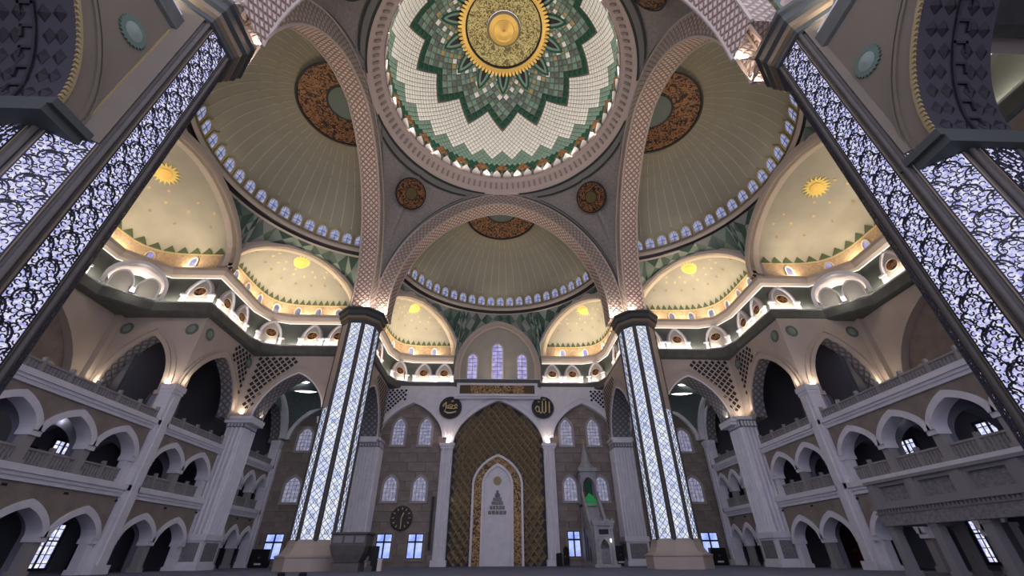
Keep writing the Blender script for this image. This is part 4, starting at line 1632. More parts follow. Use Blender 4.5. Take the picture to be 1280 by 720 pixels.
def small_half_dome(base, T, label, nwin, rise=3.5, lamp=True, glass='winupper'):
    n = len(base) - 1
    P0, P1 = Vector(base[0] + (0,)), Vector(base[-1] + (0,))
    Mx = (P0 + P1) / 2
    z1 = 22.95
    loc = T((Mx.x, Mx.y, ZL))
    r = root('small_half_dome', loc, label, 'half dome')

    def B(f):
        i = min(int(f * n), n - 1); g = f * n - i
        return Vector((base[i][0] + (base[i + 1][0] - base[i][0]) * g, base[i][1] + (base[i + 1][1] - base[i][1]) * g, 0))

    def P(f, ph, ins=0.0):
        b = B(f)
        p = Mx + (b - Mx) * cos(ph)
        p.z = z1 + rise * sin(ph)
        if ins:
            d = (Mx - b); d.z = 0; d.normalize()
            p += (d * cos(ph) + Vector((0, 0, -1)) * sin(ph)) * ins
        return p
    k = 40
    mb = MB()
    rr = [[P(i / k, pi / 2 * j / 12 * .998) for i in range(k + 1)] for j in range(13)]
    for j in range(12):
        mb.strip(rr[j], rr[j + 1])
    mb.build('shell', M['cream'], r, smooth=True, tf=T, weld=True)
    mb = MB()
    mb.strip([B(i / k) + Vector((0, 0, ZL - .1)) for i in range(k + 1)], [B(i / k) + Vector((0, 0, z1)) for i in range(k + 1)])
    mb.build('drum', M['drum'], r, tf=T, smooth=True, weld=True)
    mb = MB()
    def inw(f):
        d = Mx - B(f); d.normalize(); return d
    mb.strip([B(i / k) + inw(i / k) * .08 + Vector((0, 0, z1 - .12)) for i in range(k + 1)], [B(i / k) + inw(i / k) * .08 + Vector((0, 0, z1)) for i in range(k + 1)])
    mb.strip([B(i / k) + inw(i / k) * .08 + Vector((0, 0, z1)) for i in range(k + 1)], [B(i / k) + Vector((0, 0, z1 + .02)) for i in range(k + 1)])
    mb.build('drum_molding', M['gold_pale'], r, tf=T)
    nt = 26
    mb = MB()
    for i in range(nt):
        mb.face([P((i + .04) / nt, .02, .05), P((i + .96) / nt, .02, .05), P((i + .5) / nt, .19, .05)])
    mb.build('zigzag_border', mat('zigzag_green', (.075, .10, .055), .5), r, tf=T, stuff=True)
    for i in range(nwin):
        f = (i + 1) / (nwin + 1)
        b = B(f); t = (B(min(1, f + .01)) - B(max(0, f - .01))).normalized()
        nn = Vector((-t.y, t.x, 0))
        if nn.dot(Mx - b) < 0: nn = -nn
        fr = Frame(b, t, nn)
        mb = MB(); archivolt(mb, fr, .26, 0, ZL + .75, ZL + 1.1, .12, .2, 0, .12, zb=ZL + .25, n=4); w = mb.build('window', M['ledge'], r, tf=T)
        mb = MB(); inner_chunk(mb, fr, .26, 0, ZL + .75, ZL + 1.1, ZL + .25, .2, .03, 0, 4); mb.build('pane', M[glass], w, tf=T)
    # sunburst and stars
    ph, fs_ = (1.22, .5) if 'middle' not in label else (1.12, .57)
    c = P(fs_, ph, .08)
    v = (P(fs_, ph + .05, .08) - c).normalized(); u = (P1 - P0).normalized(); nn = u.cross(v)
    if nn.z > 0: nn = -nn
    mb = MB()
    q = [c + (u * cos(2 * pi * i / 36) + v * sin(2 * pi * i / 36)) * (1.15 if i % 2 == 0 else .72) for i in range(36)]
    mb.face(q)
    for i in range(36):
        mb.face([q[i], q[(i + 1) % 36], q[(i + 1) % 36] - nn * .06, q[i] - nn * .06])
    mb.build('sunburst', mat('sun_gold', (.92, .72, .20), .45), r, tf=T)
    mb = MB(); mb.face([c + nn * .05 + (u * cos(2 * pi * i / 20) + v * sin(2 * pi * i / 20)) * .5 for i in range(20)]); mb.build('sun_centre', M['gold'], r, tf=T)
    rn = random.Random(len(label))
    for (ph, cnt_, nm) in ((.85, 9, 'gilt_star'), (.62, 8, 'dark_star'), (1.0, 5, 'gilt_star')):
        for i in range(cnt_):
            f = (i + 1) / (cnt_ + 1) + rn.uniform(-.015, .015)
            p = P(f, ph, .04)
            vv = (P(f, ph + .03, .04) - p).normalized(); uu = (P(min(1, f + .02), ph, .04) - p).normalized()
            mb = MB()
            mb.face([p - uu * .14, p - vv * .17, p + uu * .14, p + vv * .17])
            mb.build(nm, M['gold_pale'] if nm == 'gilt_star' else M['gold_dot'], r, tf=T)
    # front arch
    L = (P1 - P0).length
    nrm = Vector((-(P1 - P0).y, (P1 - P0).x, 0)).normalized()
    if nrm.dot(B(.5) - Mx) > 0: nrm = -nrm
    fr = Frame(Mx, (P1 - P0).normalized(), nrm)
    half = L / 2 - .55
    mb = MB()
    A = [(-half, ZL)] + arch(half, ZL + .3, z1 + rise - .25, .06, 14) + [(half, ZL)]
    mb.strip([fr(a, b, .35) for a, b in A], [fr(a, b, -.5) for a, b in A], 0, uv=True)
    mb.build('arch_soffit', M['ledge'], r, tf=T)
    mb = MB()
    archivolt(mb, fr, half, 0, ZL + .3, z1 + rise - .25, .28, .06, .0, .40, zb=ZL - .1, n=14)
    mb.build('arch_roll', M['ledge'], r, tf=T)
    mb = MB()
    archivolt(mb, fr, half + .28, 0, ZL + .3, z1 + rise + .05, .50, .06, -.1, .30, zb=ZL - .1, n=14)
    mb.build('arch_band', M['beige'], r, tf=T)
    # lamps hidden behind the ledge
    if lamp:
        for f in (.14, .32, .5, .68, .86):
            b = B(f); d = inw(f)
            t = (B(min(1, f + .02)) - B(f - .02)).normalized()
            p = T(b + d * .95 + Vector((0, 0, ZL + .06)))
            dv = T(b + d * .95 + Vector((0, 0, 1)) - d * .1) - T(b + d * .95)
            area_lamp('cove_lamp', p, dv, 2.0, .5, 105, (1, .83, .58))
    return r, fr, half + .78, z1 + rise + .05 + .55


FACET_M = ['fa1', 'fa2', 'fa3', 'fa4']


def facets(parent, T, fr, L, half, spring, apex, cx, cy, R, ztop=26.75, rnd_=None, flat_end=True):
    """green faceted field between an arch (chord frame fr, length L) and the ring above"""
    us = sorted(set([-L / 2, -L / 2 + .4] + [half * q for q in (-.985, -.84, -.6, -.3, 0, .3, .6, .84, .985)] + [L / 2 - .4, L / 2]))
    us = [u for u in us if -L / 2 - 1e-6 <= u <= L / 2 + 1e-6]

    def zb(u):
        t = abs(u) / half
        return spring + (apex - spring) * sqrt(max(0, 1 - t * t)) - .12 if t < 1 else spring - .1

    def pt(u, g):
        z = zb(u)
        p = fr(u, 0, .02)
        d = Vector((p.x - cx, p.y - cy, 0)); d.normalize()
        top = Vector((cx + d.x * (R + .45), cy + d.y * (R + .45), ztop))
        b = Vector((p.x, p.y, z))
        return b + (top - b) * g
    for a, b in zip(us[:-1], us[1:]):
        h = ztop - (zb(a) + zb(b)) / 2
        n = max(1, round(h / 1.9))
        for j in range(n):
            q = [pt(a, j / n), pt(b, j / n), pt(b, (j + 1) / n), pt(a, (j + 1) / n)]
            c = sum(q, Vector()) / 4
            nn = (q[1] - q[0]).cross(q[3] - q[0])
            if nn.length < 1e-6:
                continue
            nn.normalize()
            if nn.dot(Vector((cx - c.x, cy - c.y, -2))) < 0: nn = -nn
            c = c + nn * .16
            mb = MB()
            k1, k2 = rnd_.choice(((0, 1), (0, 2), (1, 2), (1, 3), (2, 0), (0, 3)))
            for i in range(4):
                mb.face([q[i], q[(i + 1) % 4], c], 0 if i % 2 else 1)
            mb.build('facet', [M[FACET_M[k1]], M[FACET_M[k2]]], parent, tf=T)


ID = lambda v: Vector(v)
rf = random.Random(11)
SPR = ZL + .3
for s in (-1, 1):
    T = side(s, OFFU[s])
    fz = root('faceted_vault_zone', T((20, 30, 24)), 'green faceted vault surface above the small half domes, ' + SIDE[s], 'vault')
    for (base, lab, ring, nw, gl) in (
            (superq(14.6, 28.9, 9.1, 8.9, 0, pi / 2, 32, .32), 'small gold lit half dome between far lit pillar and side wall, ' + SIDE[s], 1, 7, 'ledge'),
            (superq(22.9, 22.0, 7.7, 7.2, -pi / 2, pi / 2, 44, .36), 'wide gold lit half dome over the middle of the side wall, ' + SIDE[s], 1, 7, 'winupper'),
            (superq(14.6, 15.1, 9.1, 8.9, 0, -pi / 2, 32, .32), 'small gold lit half dome beside the near lit pillar, ' + SIDE[s], 1, 7, 'ledge')):
        hd, fr, ho, apx = small_half_dome(base, T, lab, nw, rise=3.5 if base[0][0] != base[-1][0] or True else 4, glass=gl if gl != 'ledge' else 'winlilac')
        L = hypot(base[-1][0] - base[0][0], base[-1][1] - base[0][1])
        facets(fz, T, fr, L, ho, SPR, apx - .55, 11.2, 22.4, 11.6, rnd_=rf)
    for (xa, ya, xb, yb) in ((14.6, 37.2, 13.2, 35.6), (14.6, 6.8, 13.2, 8.4)):
        mb = MB(); mb.face([(xa, ya, 20.5), (xb, yb, 20.5), (xb, yb, 27), (xa, ya, 27)]); mb.build('facet', M['fa2'], fz, tf=T)
fz = root('faceted_vault_zone', (0, 45, 24), 'green faceted vault surface above the three arched windows', 'vault')
for s in (-1, 1):
    T = side(s, -.1)
    base = superq(5.2, 36.8, 7.9, 10.6, 0, pi / 2, 32, .32)
    base = [(x, y) for x, y in base]
    hd, fr, ho, apx = small_half_dome(base, T, 'small gold lit half dome beside the three arched windows, ' + SIDE[s], 5, rise=3.3)
    L = hypot(base[-1][0] - base[0][0], base[-1][1] - base[0][1])
    facets(fz, T, fr, L, ho, SPR, apx - .55, .1, 33.6, 11.6, rnd_=rf)
    mb = MB(); mb.face([(12.7, 36.9, 20.5), (13.4, 35.6, 20.5), (13.4, 35.6, 27), (12.7, 36.9, 27)]); mb.build('facet', M['fa2'], fz, tf=T)
# middle lunette with three windows
lun = root('window_lunette', (-.2, 46.6, 18), 'grey lunette wall with three tall lilac arched windows', 'lunette')
fr = Frame((-.2, 46.75, 0), (1, 0, 0), (0, -1, 0))
mb = MB(); inner_chunk(mb, fr, 4.7, 0, 19.6, 25.6, 17.4, .1, 0, 0, 14); mb.build('lunette_wall', M['cream'], lun)
f2 = Frame((-.2, 46.5, 0), (1, 0, 0), (0, -1, 0))
for (h, b, w0, w1, mm, nm, ap) in ((4.4, .25, -.25, .1, 'ledge', 'arch_roll', 25.2), (4.65, .5, -.3, .25, 'beige', 'arch_band', 25.45)):
    mb = MB(); archivolt(mb, f2, h, 0, 19.6, ap, b, .1, w0, w1, zb=17.9, n=14); mb.build(nm, M[mm], lun)
facets(fz, ID, Frame((-.2, 46.5, 0), (1, 0, 0), (0, -1, 0)), 10.8, 5.15, 19.6, 26.0, 0, 33.6, 11.6, rnd_=rf)
for (x, w, z0, z1, lab) in ((-.05, .62, 18.5, 23.0, 'c'), (-3.05, .55, 18.5, 21.6, 'l'), (2.95, .55, 18.5, 21.6, 'r')):
    mb = MB(); archivolt(mb, fr, w, x, z1 - .7, z1, .16, .15, 0, .16, zb=z0, n=6); w_ = mb.build('window', M['ledge'], lun)
    mb = MB(); inner_chunk(mb, Frame(fr(x, 0, 0), (1, 0, 0), (0, -1, 0)), w, 0, z1 - .7, z1, z0, .15, .04, 0, 6); mb.build('pane', M['winupper'], w_)
    mb = MB()
    mb.box(fr, x - .03, x + .03, z0, z1 - .05, .04, .08)
    for i in range(1, int((z1 - z0) / .5)):
        mb.box(fr, x - w, x + w, z0 + i * .5 - .025, z0 + i * .5 + .025, .04, .08)
    mb.build('glazing_bars', M['greywood'], w_)
area_lamp('cove_lamp', (-.2, 45.7, 18.2), (0, .3, 1), 8.5, .15, 80, (1, .9, .75))

# ------------------------------------------------------------------ cornice, lit gallery, upper ledge
LOWP = [(3.0, 16.85), (.55, 16.9), (.12, 17.0), (0, 17.12), (0, 17.8), (.08, 17.92), (.7, 17.95)]
UPP = [(.6, 20.55), (.2, 20.7), (.05, 20.95), (0, 21.05), (0, 21.3), (.1, 21.42), (3.2, 21.45)]


def niche(T, x, y, nx, ny, w, label, big=False):
    """nx,ny: towards the room, on the gallery wall"""
    fr = frame_xy(x, y, nx, ny)
    r = root('gallery_niche', T((x, y, 17.95)), label, 'niche')
    hw = w / 2
    zb, sp, ap = 18.45, 18.95, 20.35
    hi = hw - .18
    mb = MB(); inner_chunk(mb, fr, hi, 0, sp, ap, 17.95, .3, .02, 0, 8); mb.build('niche_field', M['nichewall'], r, tf=T)
    mb = MB(); archivolt(mb, fr, hi - .02, 0, sp, ap - .02, .16, .3, 0, .22, n=8); mb.build('niche_arch', M['white'], r, tf=T)
    mb = MB(); archivolt(mb, fr, hi + .16, 0, sp, ap + .16, .10, .3, 0, .10, n=8); mb.build('outer_arch', M['beige'], r, tf=T)
    for sg in (-1, 1):
        mb = MB()
        mb.box(fr, sg * hw - .2, sg * hw + .2, 17.95, sp - .12, 0, .2)
        mb.box(fr, sg * hw - .26, sg * hw + .26, sp - .12, sp + .04, 0, .28)
        mb.build('niche_pier', M['white'], r, tf=T)
    zc = 19.25
    q = [(.46 * cos(2 * pi * i / 24), zc + .37 * sin(2 * pi * i / 24)) for i in range(24)]
    mb = MB(); mb.prism(q, fr, .02, .1); mb.build('calligraphy_oval', M['script'], r, tf=T)
    q2 = [fr(.52 * cos(2 * pi * i / 24), zc + .43 * sin(2 * pi * i / 24), .09) for i in range(25)]
    mb = MB(); mb.tube(q2, .045, 5); mb.build('oval_rim', M['ledge'], r, tf=T)
    return r


def alcove(T, x, y, nx, ny, w, label):
    """bright corner alcove with two sub arches"""
    fr = frame_xy(x, y, nx, ny)
    r = root('gallery_alcove', T((x, y, 17.95)), label, 'alcove')
    h = w / 2
    mb = MB(); archivolt(mb, fr, h - .25, 0, 18.7, 20.4, .25, .08, -.1, .28, zb=17.95, n=10); mb.build('alcove_arch', M['white'], r, tf=T)
    mb = MB()
    A = arch(h - .25, 18.7, 20.4, .08, 10)
    for j in range(5):
        f0, f1 = j / 5, (j + 1) / 5
        g = lambda f: [fr(u * sqrt(max(0, 1 - f * f)), 18.0 + (v - 18.0) * sqrt(max(0, 1 - f * f)), -1.5 * f) for u, v in A]
        mb.strip(g(f0), g(f1 if f1 < 1 else .999))
    mb.build('alcove_vault', M['lobe'], r, tf=T, smooth=True)
    for sg in (-1, 1):
        f3 = frame_xy(*(fr(sg * h * .42, 0, -.25).xy), *(fr.n.xy + fr.u.xy * (-sg * .45)))
        mb = MB(); inner_chunk(mb, f3, h * .36, 0, 18.6, 19.6, 17.95, .1, .02, 0, 8); mb.build('inner_field', M['nichewall'], r, tf=T)
        mb = MB(); archivolt(mb, f3, h * .36, 0, 18.6, 19.6, .1, .1, 0, .1, zb=17.95, n=8); mb.build('inner_arch', M['white'], r, tf=T)
    mb = MB(); mb.box(fr, -.16, .16, 17.95, 18.4, -.3, 0); mb.build('alcove_pier', M['white'], r, tf=T)
    point_lamp('alcove_fill', T(fr(0, 18.25, -.65)), 90, (1, .92, .82), .12)  # unseen lamp added to brighten the alcove vault
    point_lamp('alcove_fill', T(fr(0, 18.1, .5)), 28, (1, .92, .82), .06)  # second unseen lamp, added to lift the inner fields
    return r


def gallery(nm, lab, T, lowpath, walls, lows=True):
    r = root(nm, T((lowpath[0][0], lowpath[0][1], 17)), lab, kind='structure')
    if lows:
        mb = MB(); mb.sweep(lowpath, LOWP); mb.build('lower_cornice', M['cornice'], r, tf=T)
    for p in walls:
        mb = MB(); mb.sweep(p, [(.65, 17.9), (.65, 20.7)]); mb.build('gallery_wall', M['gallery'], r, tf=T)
        mb = MB(); mb.sweep(p, [(.12, 17.94), (.12, 18.06), (.2, 18.06), (.2, 17.94)]); mb.build('sill', M['white'], r, tf=T)
        mb = MB(); mb.sweep(p, [(.50, 20.5), (.46, 20.5), (.46, 20.56), (.50, 20.56)]); mb.build('light_strip', M['led'], r, tf=T)
        mb = MB(); mb.sweep(p, UPP, ms=[0, 1, 1, 1, 0, 0]); mb.build('upper_ledge', [M['ledge'], M['beige']], r, tf=T)
        for (a, b) in zip(p[:-1], p[1:]):
            d = Vector((b[0] - a[0], b[1] - a[1])); L = d.length
            if L < .8: continue
            d.normalize(); n = Vector((-d.y, d.x))
            c = Vector(((a[0] + b[0]) / 2, (a[1] + b[1]) / 2))
            q = c + n * .32
            p0 = T((q.x, q.y, 18.08)); p1 = T((q.x + n.x * .35, q.y + n.y * .35, 19.08))
            area_lamp('cove_lamp', p0, p1 - p0, .12, L * .92, 38 * L, (1, .84, .68)) if False else gl_lamp(p0, p1 - p0, T, d, L)
    return r


def gl_lamp(p0, dirv, T, d, L):
    o = area_lamp('cove_lamp', p0, dirv, L * .92, .12, 21 * L, (1, .85, .72))
    x = (T((d.x, d.y, 0)) - T((0, 0, 0))).normalized()
    z = -Vector(dirv).normalized()
    x = (x - z * x.dot(z)).normalized()
    y = z.cross(x)
    o.rotation_euler = Matrix(((x.x, y.x, z.x), (x.y, y.y, z.y), (x.z, y.z, z.z))).to_euler()
    return o


SP = [(14.0, 36.8), (20.9, 36.8), (22.35, 36.25), (22.9, 34.8), (22.9, 28.8), (27.3, 28.8), (29.6, 26.5), (29.6, 17.5), (27.3, 15.2), (22.9, 15.2), (22.9, 9.2), (20.9, 7.2), (14.0, 7.2)]
W_ = .65
for s in (-1, 1):
    sd = SIDE[s]
    T = side(s, OFFU[s])
    gallery('trim_1' if s < 0 else 'trim_2', 'dark cornice and softly lit gallery running round the side apse, ' + sd, T, SP, [SP])
    ords = ('first', 'second', 'third', 'fourth', 'fifth', 'sixth')
    nlist = [(15.9, 36.8 + W_, 0, -1, 2.0), (18.5, 36.8 + W_, 0, -1, 2.0), (22.15 + .1, 36.25 + .45, -1, -1, 2.1), (22.9 + W_, 33.6, -1, 0, 1.9), (22.9 + W_, 31.2, -1, 0, 1.9),
             (24.7, 28.8 + W_, 0, -1, 2.2)]
    for i, (x, y, nx, ny, w) in enumerate(nlist):
        niche(T, x, y, nx, ny, w, '%s lit gallery niche counted from the far lit pillar along the %s' % (ords[i], sd))
    alcove(T, 28.25, 27.45, -1, -1, 3.9, 'bright white corner alcove of the gallery on the ' + sd)
    for i, (y, lb_) in enumerate(((24.2, 'beside the corner alcove'), (22.0, 'at the middle of the apse'), (19.8, 'past the middle of the apse'))):
        niche(T, 29.6 + W_, y, -1, 0, 2.0, 'lit gallery niche over the side wall lunette, %s, %s' % (lb_, sd))
FPL = [(-12.4, 36.6), (-12.4, 44.3), (-11.85, 45.9), (-10.3, 46.5), (-5.1, 46.5)]
FPR = [(4.9, 46.5), (10.1, 46.5), (11.65, 45.9), (12.2, 44.3), (12.2, 36.6)]
gallery('trim_3', 'dark cornice and lit gallery above the mihrab wall with a raised middle', ID,
        FPL + [(-5.1, 45.3), (4.75, 45.3)] + FPR, [FPL, FPR])
mb = MB()
mb.box(Frame((0, 45.35, 0), (1, 0, 0), (0, -1, 0)), -5.05, 4.7, 17.2, 17.96, -1.4, -.02)
mb.box(Frame((0, 45.42, 0), (1, 0, 0), (0, -1, 0)), -5.05, 4.7, 15.7, 17.2, -1.0, -.02)
tag(mb.build('trim_4', M['white']), 'plain white ledge block carrying the inscription panel', kind='structure')
for s, pth in ((-1, FPL), (1, FPR)):
    sg = s
    for i, (x, y, nx, ny, w, lb_) in enumerate(((12.3 + W_, 38.6, -1, 0, 2.2, 'nearest the lit pillar'), (12.3 + W_, 41.3, -1, 0, 2.2, 'second from the lit pillar'), (11.7, 46.35, -1, -1, 2.0, 'in the rounded corner'),
                                                (9.0, 46.5 + W_, 0, -1, 2.0, 'beside the rounded corner'), (6.55, 46.5 + W_, 0, -1, 2.0, 'next to the three windows'))):
        niche(side(s, -.1), x, y, nx, ny, w, 'lit gallery niche above mihrab wall, %s, %s' % (lb_, SIDE[s]))
NP = [(12.4, 7.9), (12.4, -3.0)]
for s in (-1, 1):
    T = side(s, OFFN[s])
    gallery('trim_5' if s < 0 else 'trim_6', 'dark cornice and gallery above the near carved arch, ' + SIDE[s], T, NP, [NP])
    for i, y in enumerate((5.2, 2.6, 0.0)):
        niche(T, 12.4 + W_, y, -1, 0, 2.2, '%s niche of the near gallery above the carved arch, %s' % (('first', 'second', 'third')[i], SIDE[s]))

# ------------------------------------------------------------------ corner bays: vault and ring lamp
for s in (-1, 1):
    T = side(s, OFFU[s])
    cv = root('corner_vault', T((18.6, 42.7, 12)), 'dim green vault over the corner bay on the ' + SIDE[s], 'vault')
    n = 16
    g = lambda i, j: (14.3 + 8.8 * i / n, 38.9 + 7.7 * j / n, 11.6 + 4.6 * (max(0, 1 - (2 * i / n - 1) ** 2) ** .5) * .5 + 4.6 * .5 * (max(0, 1 - (2 * j / n - 1) ** 2) ** .5) + .3)
    mb = MB()
    for j in range(n):
        mb.strip([g(i, j) for i in range(n + 1)], [g(i, j + 1) for i in range(n + 1)])
    mb.build('vault_shell', M['vault'], cv, smooth=True, tf=T, weld=True)
    for (fr_, c_, h_) in ((Frame((0, 46.6, 0), (1, 0, 0), (0, -1, 0)), 18.6, 3.7), (Frame((14.6, 0, 0), (0, 1, 0), (1, 0, 0)), 42.6, 3.3), (Frame((22.8, 0, 0), (0, 1, 0), (-1, 0, 0)), 42.6, 3.3)):
        mb = MB(); archivolt(mb, fr_, h_, c_, 11.4, 15.0, .4, .2, -.3, .25, n=10); mb.build('wall_rib', M['white'], cv, tf=T)
    rl = root('ring_lamp_fitting', T((19.5, 40.3, 15.1)), 'glowing white ring lamp under the corner vault, ' + SIDE[s], 'lamp')
    c = Vector((19.5, 40.5, 15.15))
    mb = MB(); mb.tube([c + Vector((1.5 * cos(2 * pi * i / 32), 1.5 * sin(2 * pi * i / 32), 0)) for i in range(33)], .13, 6); mb.build('diffuser', M['lampw'], rl, tf=T)
    mb = MB(); mb.tube([c + Vector((1.66 * cos(2 * pi * i / 32), 1.66 * sin(2 * pi * i / 32), .08)) for i in range(33)], .06, 5)
    for k in range(3):
        a = 2 * pi * k / 3
        mb.tube([c + Vector((1.5 * cos(a), 1.5 * sin(a), 0)), c + Vector((.8 * cos(a), .8 * sin(a), .8))], .02, 4)
    mb.build('housing', M['greywood'], rl, tf=T)
    point_lamp('vault_lamp', T((19.5, 40.5, 14.8)), 70, (.95, .97, 1))

# ------------------------------------------------------------------ gallery windows, lamps, doors
GW = [(-1, 25.8, 4.75, 1.3, 1.6, 'first floor gallery window nearest the near lit pillar, clock side'),
      (-1, 28.15, 4.8, 1.35, 2.3, 'first floor gallery window beside the slim pilaster, clock side'),
      (-1, 30.4, .3, 1.6, 2.3, 'ground floor gallery window beside the slim pilaster, clock side'),
      (-1, 33.5, .3, 1.2, 2.3, 'ground floor gallery window near the broad pilaster, clock side'),
      (1, 22.7, 5.0, 1.3, 2.0, 'first floor gallery window above the raised platform'),
      (1, 28.15, 4.9, 1.3, 2.3, 'first floor gallery window beside the slim pilaster, pulpit side'),
      (1, 26.2, .4, 1.1, 2.2, 'ground floor gallery window behind the raised platform')]
for (s, y, z, w, h, lab) in GW:
    WN[0] += 1
    T = side(s, OFFW[s], OFFY[s])
    r = root('window_%d' % WN[0], T((XB, y, z)), lab, kind='structure')
    fr = Frame((XB - .02, y, 0), (0, 1, 0), (-1, 0, 0))
    mb = MB(); mb.face([fr(-w / 2, z, .03), fr(w / 2, z, .03), fr(w / 2, z + h, .03), fr(-w / 2, z + h, .03)]); mb.build('pane', M['winbright'], r, tf=T)
    mb = MB()
    for (a, b, c, d) in ((-w / 2 - .15, -w / 2, z - .15, z + h + .15), (w / 2, w / 2 + .15, z - .15, z + h + .15), (-w / 2, w / 2, z + h, z + h + .15), (-w / 2, w / 2, z - .15, z),
                         (-.05, .05, z, z + h), (-w / 2, w / 2, z + h * .6, z + h * .6 + .08)):
        mb.box(fr, a, b, c, d, 0, .1)
    for i in range(5):
        q = z + h * (i + .5) / 5
        mb.box(fr, -w / 2, w / 2, q - .02, q + .02, .03, .07)
    for i in (-1, 1):
        mb.box(fr, i * w / 4 - .02, i * w / 4 + .02, z, z + h, .03, .07)
    mb.build('lattice_frame', M['winframe'], r, tf=T)
for s in (-1, 1):
    T = side(s, OFFW[s], OFFY[s])
    for (y, nm) in ((33.2, 'nearer the slim pilaster'), (35.6, 'nearer the broad pilaster')):
        WN[0] += 1
        r = root('window_%d' % WN[0], T((XB, y, 10.2)), 'dim arched window in the upper gallery, %s, %s' % (nm, SIDE[s]), kind='structure')
        fr = Frame((XB - .02, y, 0), (0, 1, 0), (-1, 0, 0))
        mb = MB(); archivolt(mb, fr, .5, 0, 11.4, 12.2, .16, .2, 0, .1, zb=10.0, n=5); mb.build('surround', M['greyglass'], r, tf=T)
        mb = MB(); inner_chunk(mb, fr, .5, 0, 11.4, 12.2, 10.0, .2, .03, 0, 5); mb.build('pane', mat_glow('dim_glass', (.10, .10, .17), .5), r, tf=T)
    for (y, w_, nm) in ((26.6, .75, 'far'), (22.6, .75, 'middle'), (18.0, .75, 'near')):
        WN[0] += 1
        r = root('window_%d' % WN[0], T((30.2, y, 10)), 'arched window in the brown lunette, %s one of three, %s' % (nm, SIDE[s]), kind='structure')
        fr = Frame((30.28, y, 0), (0, 1, 0), (-1, 0, 0))
        mb = MB(); archivolt(mb, fr, w_ * .8, 0, 11.0, 11.9, .22, .2, -.05, .14, zb=9.2, n=5); mb.build('surround', M['beige'], r, tf=T)
        mb = MB(); inner_chunk(mb, fr, w_ * .8, 0, 11.0, 11.9, 9.2, .2, .03, 0, 5); mb.build('pane', M['winbright'] if nm != 'near' else M['winlilac'], r, tf=T)
        mb = MB()
        for i in range(-2, 3):
            mb.box(fr, i * .22 - .02, i * .22 + .02, 9.2, 11.7, .03, .06)
            mb.box(fr, -.6, .6, 10.2 + i * .45 - .02, 10.2 + i * .45 + .02, .03, .06)
        mb.build('lattice_frame', M['greywood'], r, tf=T)
for (x, y, lab) in ((-25.9, 22.4, 'flat white ceiling lamp in the first floor gallery nearest the near lit pillar, clock side'),
                    (-25.9, 25.4, 'flat white ceiling lamp in the first floor gallery beside slim pilaster, clock side'),
                    (24.6, 24.8, 'flat white ceiling lamp in the first floor gallery above the raised platform')):
    r = root('ceiling_lamp', (x, y, 8.05), lab, 'lamp')
    fr = Frame((x, y, 8.06), (1, 0, 0), (0, 1, 0))
    mb = MB(); mb.box(fr, -.5, .5, -.08, 0, -.22, .22); mb.build('diffuser', M['lampw'], r)
    mb = MB(); mb.box(fr, -.56, .56, -.03, .03, -.28, .28); mb.build('housing', M['greywood'], r)
    point_lamp('gallery_lamp', (x, y, 7.6), 14, (.92, .94, 1))
T = side(1, OFFW[1])
dr = root('door_1', T((XB, 36.2, 0)), 'dark red brown double door under the aisle arches, pulpit side', kind='structure')
fr = Frame((XB - .05, 36.3, 0), (0, 1, 0), (-1, 0, 0))
for sg in (-1, 1):
    mb = MB(); mb.box(fr, sg * .55 - .52, sg * .55 + .52, 0, 2.3, 0, .08); lf_ = mb.build('leaf', M['redwood'], dr, tf=T)
    for z in (.2, 1.25):
        mb = MB(); mb.box(fr, sg * .55 - .36, sg * .55 + .36, z, z + .85, .08, .12); mb.build('panel', M['redwood'], lf_, tf=T)
    mb = MB(); mb.tube([fr(sg * .12, .95, .14), fr(sg * .12, 1.2, .14)], .02, 5); mb.build('handle', M['gold_dot'], lf_, tf=T)
mb = MB()
for (a, b, c, d) in ((-1.25, -1.08, 0, 2.5), (1.08, 1.25, 0, 2.5), (-1.25, 1.25, 2.32, 2.5)):
    mb.box(fr, a, b, c, d, 0, .14)
mb.build('frame', M['black'], dr, tf=T)

# ------------------------------------------------------------------ minbar (pulpit stair)
mn = root('minbar', (9.0, 42.5, 0), 'tall grey white pulpit stair with pointed spire beside the mihrab', 'pulpit')
mw_, mst = M['white'], mat('minbar_stone', (.36, .35, .36), .55, col2=(.29, .28, .29), scale=2)
X0, X1 = 8.2, 9.8
FG = Frame((0, 40.0, 0), (1, 0, 0), (0, -1, 0))
mb = MB(); mb.box(FG, X0 - .25, X1 + .25, 0, .22, -6.0, .35); mb.build('base_step', mst, mn)
for (a, b) in ((X0, X0 + .22), (X1 - .22, X1)):
    mb = MB(); mb.box(FG, a, b, .22, 2.95, -.3, .05); mb.box(FG, a - .05, b + .05, .22, .45, -.3, .1); mb.box(FG, a - .04, b + .04, 2.7, 2.95, -.3, .1)
    mb.build('gate_post', mst, mn)
mb = MB(); mb.box(FG, X0 + .2, X1 - .2, 2.15, 2.95, -.22, 0); mb.build('gate_lintel', mst, mn)
mb = MB(); mb.box(FG, X0 + .4, X1 - .4, 2.32, 2.68, 0, .05); mb.build('inscription_plate', M['black'], mn)
mb = MB(); mb.box(FG, X0 - .1, X1 + .1, 2.95, 3.12, -.4, .15); mb.box(FG, X0 - .18, X1 + .18, 3.12, 3.3, -.45, .22)
for i in range(5):
    x = X0 + .1 + i * .35
    mb.prism([(x, 3.3), (x + .25, 3.3), (x + .125, 3.5)], FG, -.1, .1)
mb.build('gate_cornice', mst, mn)
mb = MB()
arch_panel(mb, Frame((0, 40.05, 0), (1, 0, 0), (0, -1, 0)), X0 + .2, X1 - .2, .22, 2.15, .36, 9.0, 1.35, 1.95, .25, .12, 0, 0); mb.build('gate_screen', mst, mn)
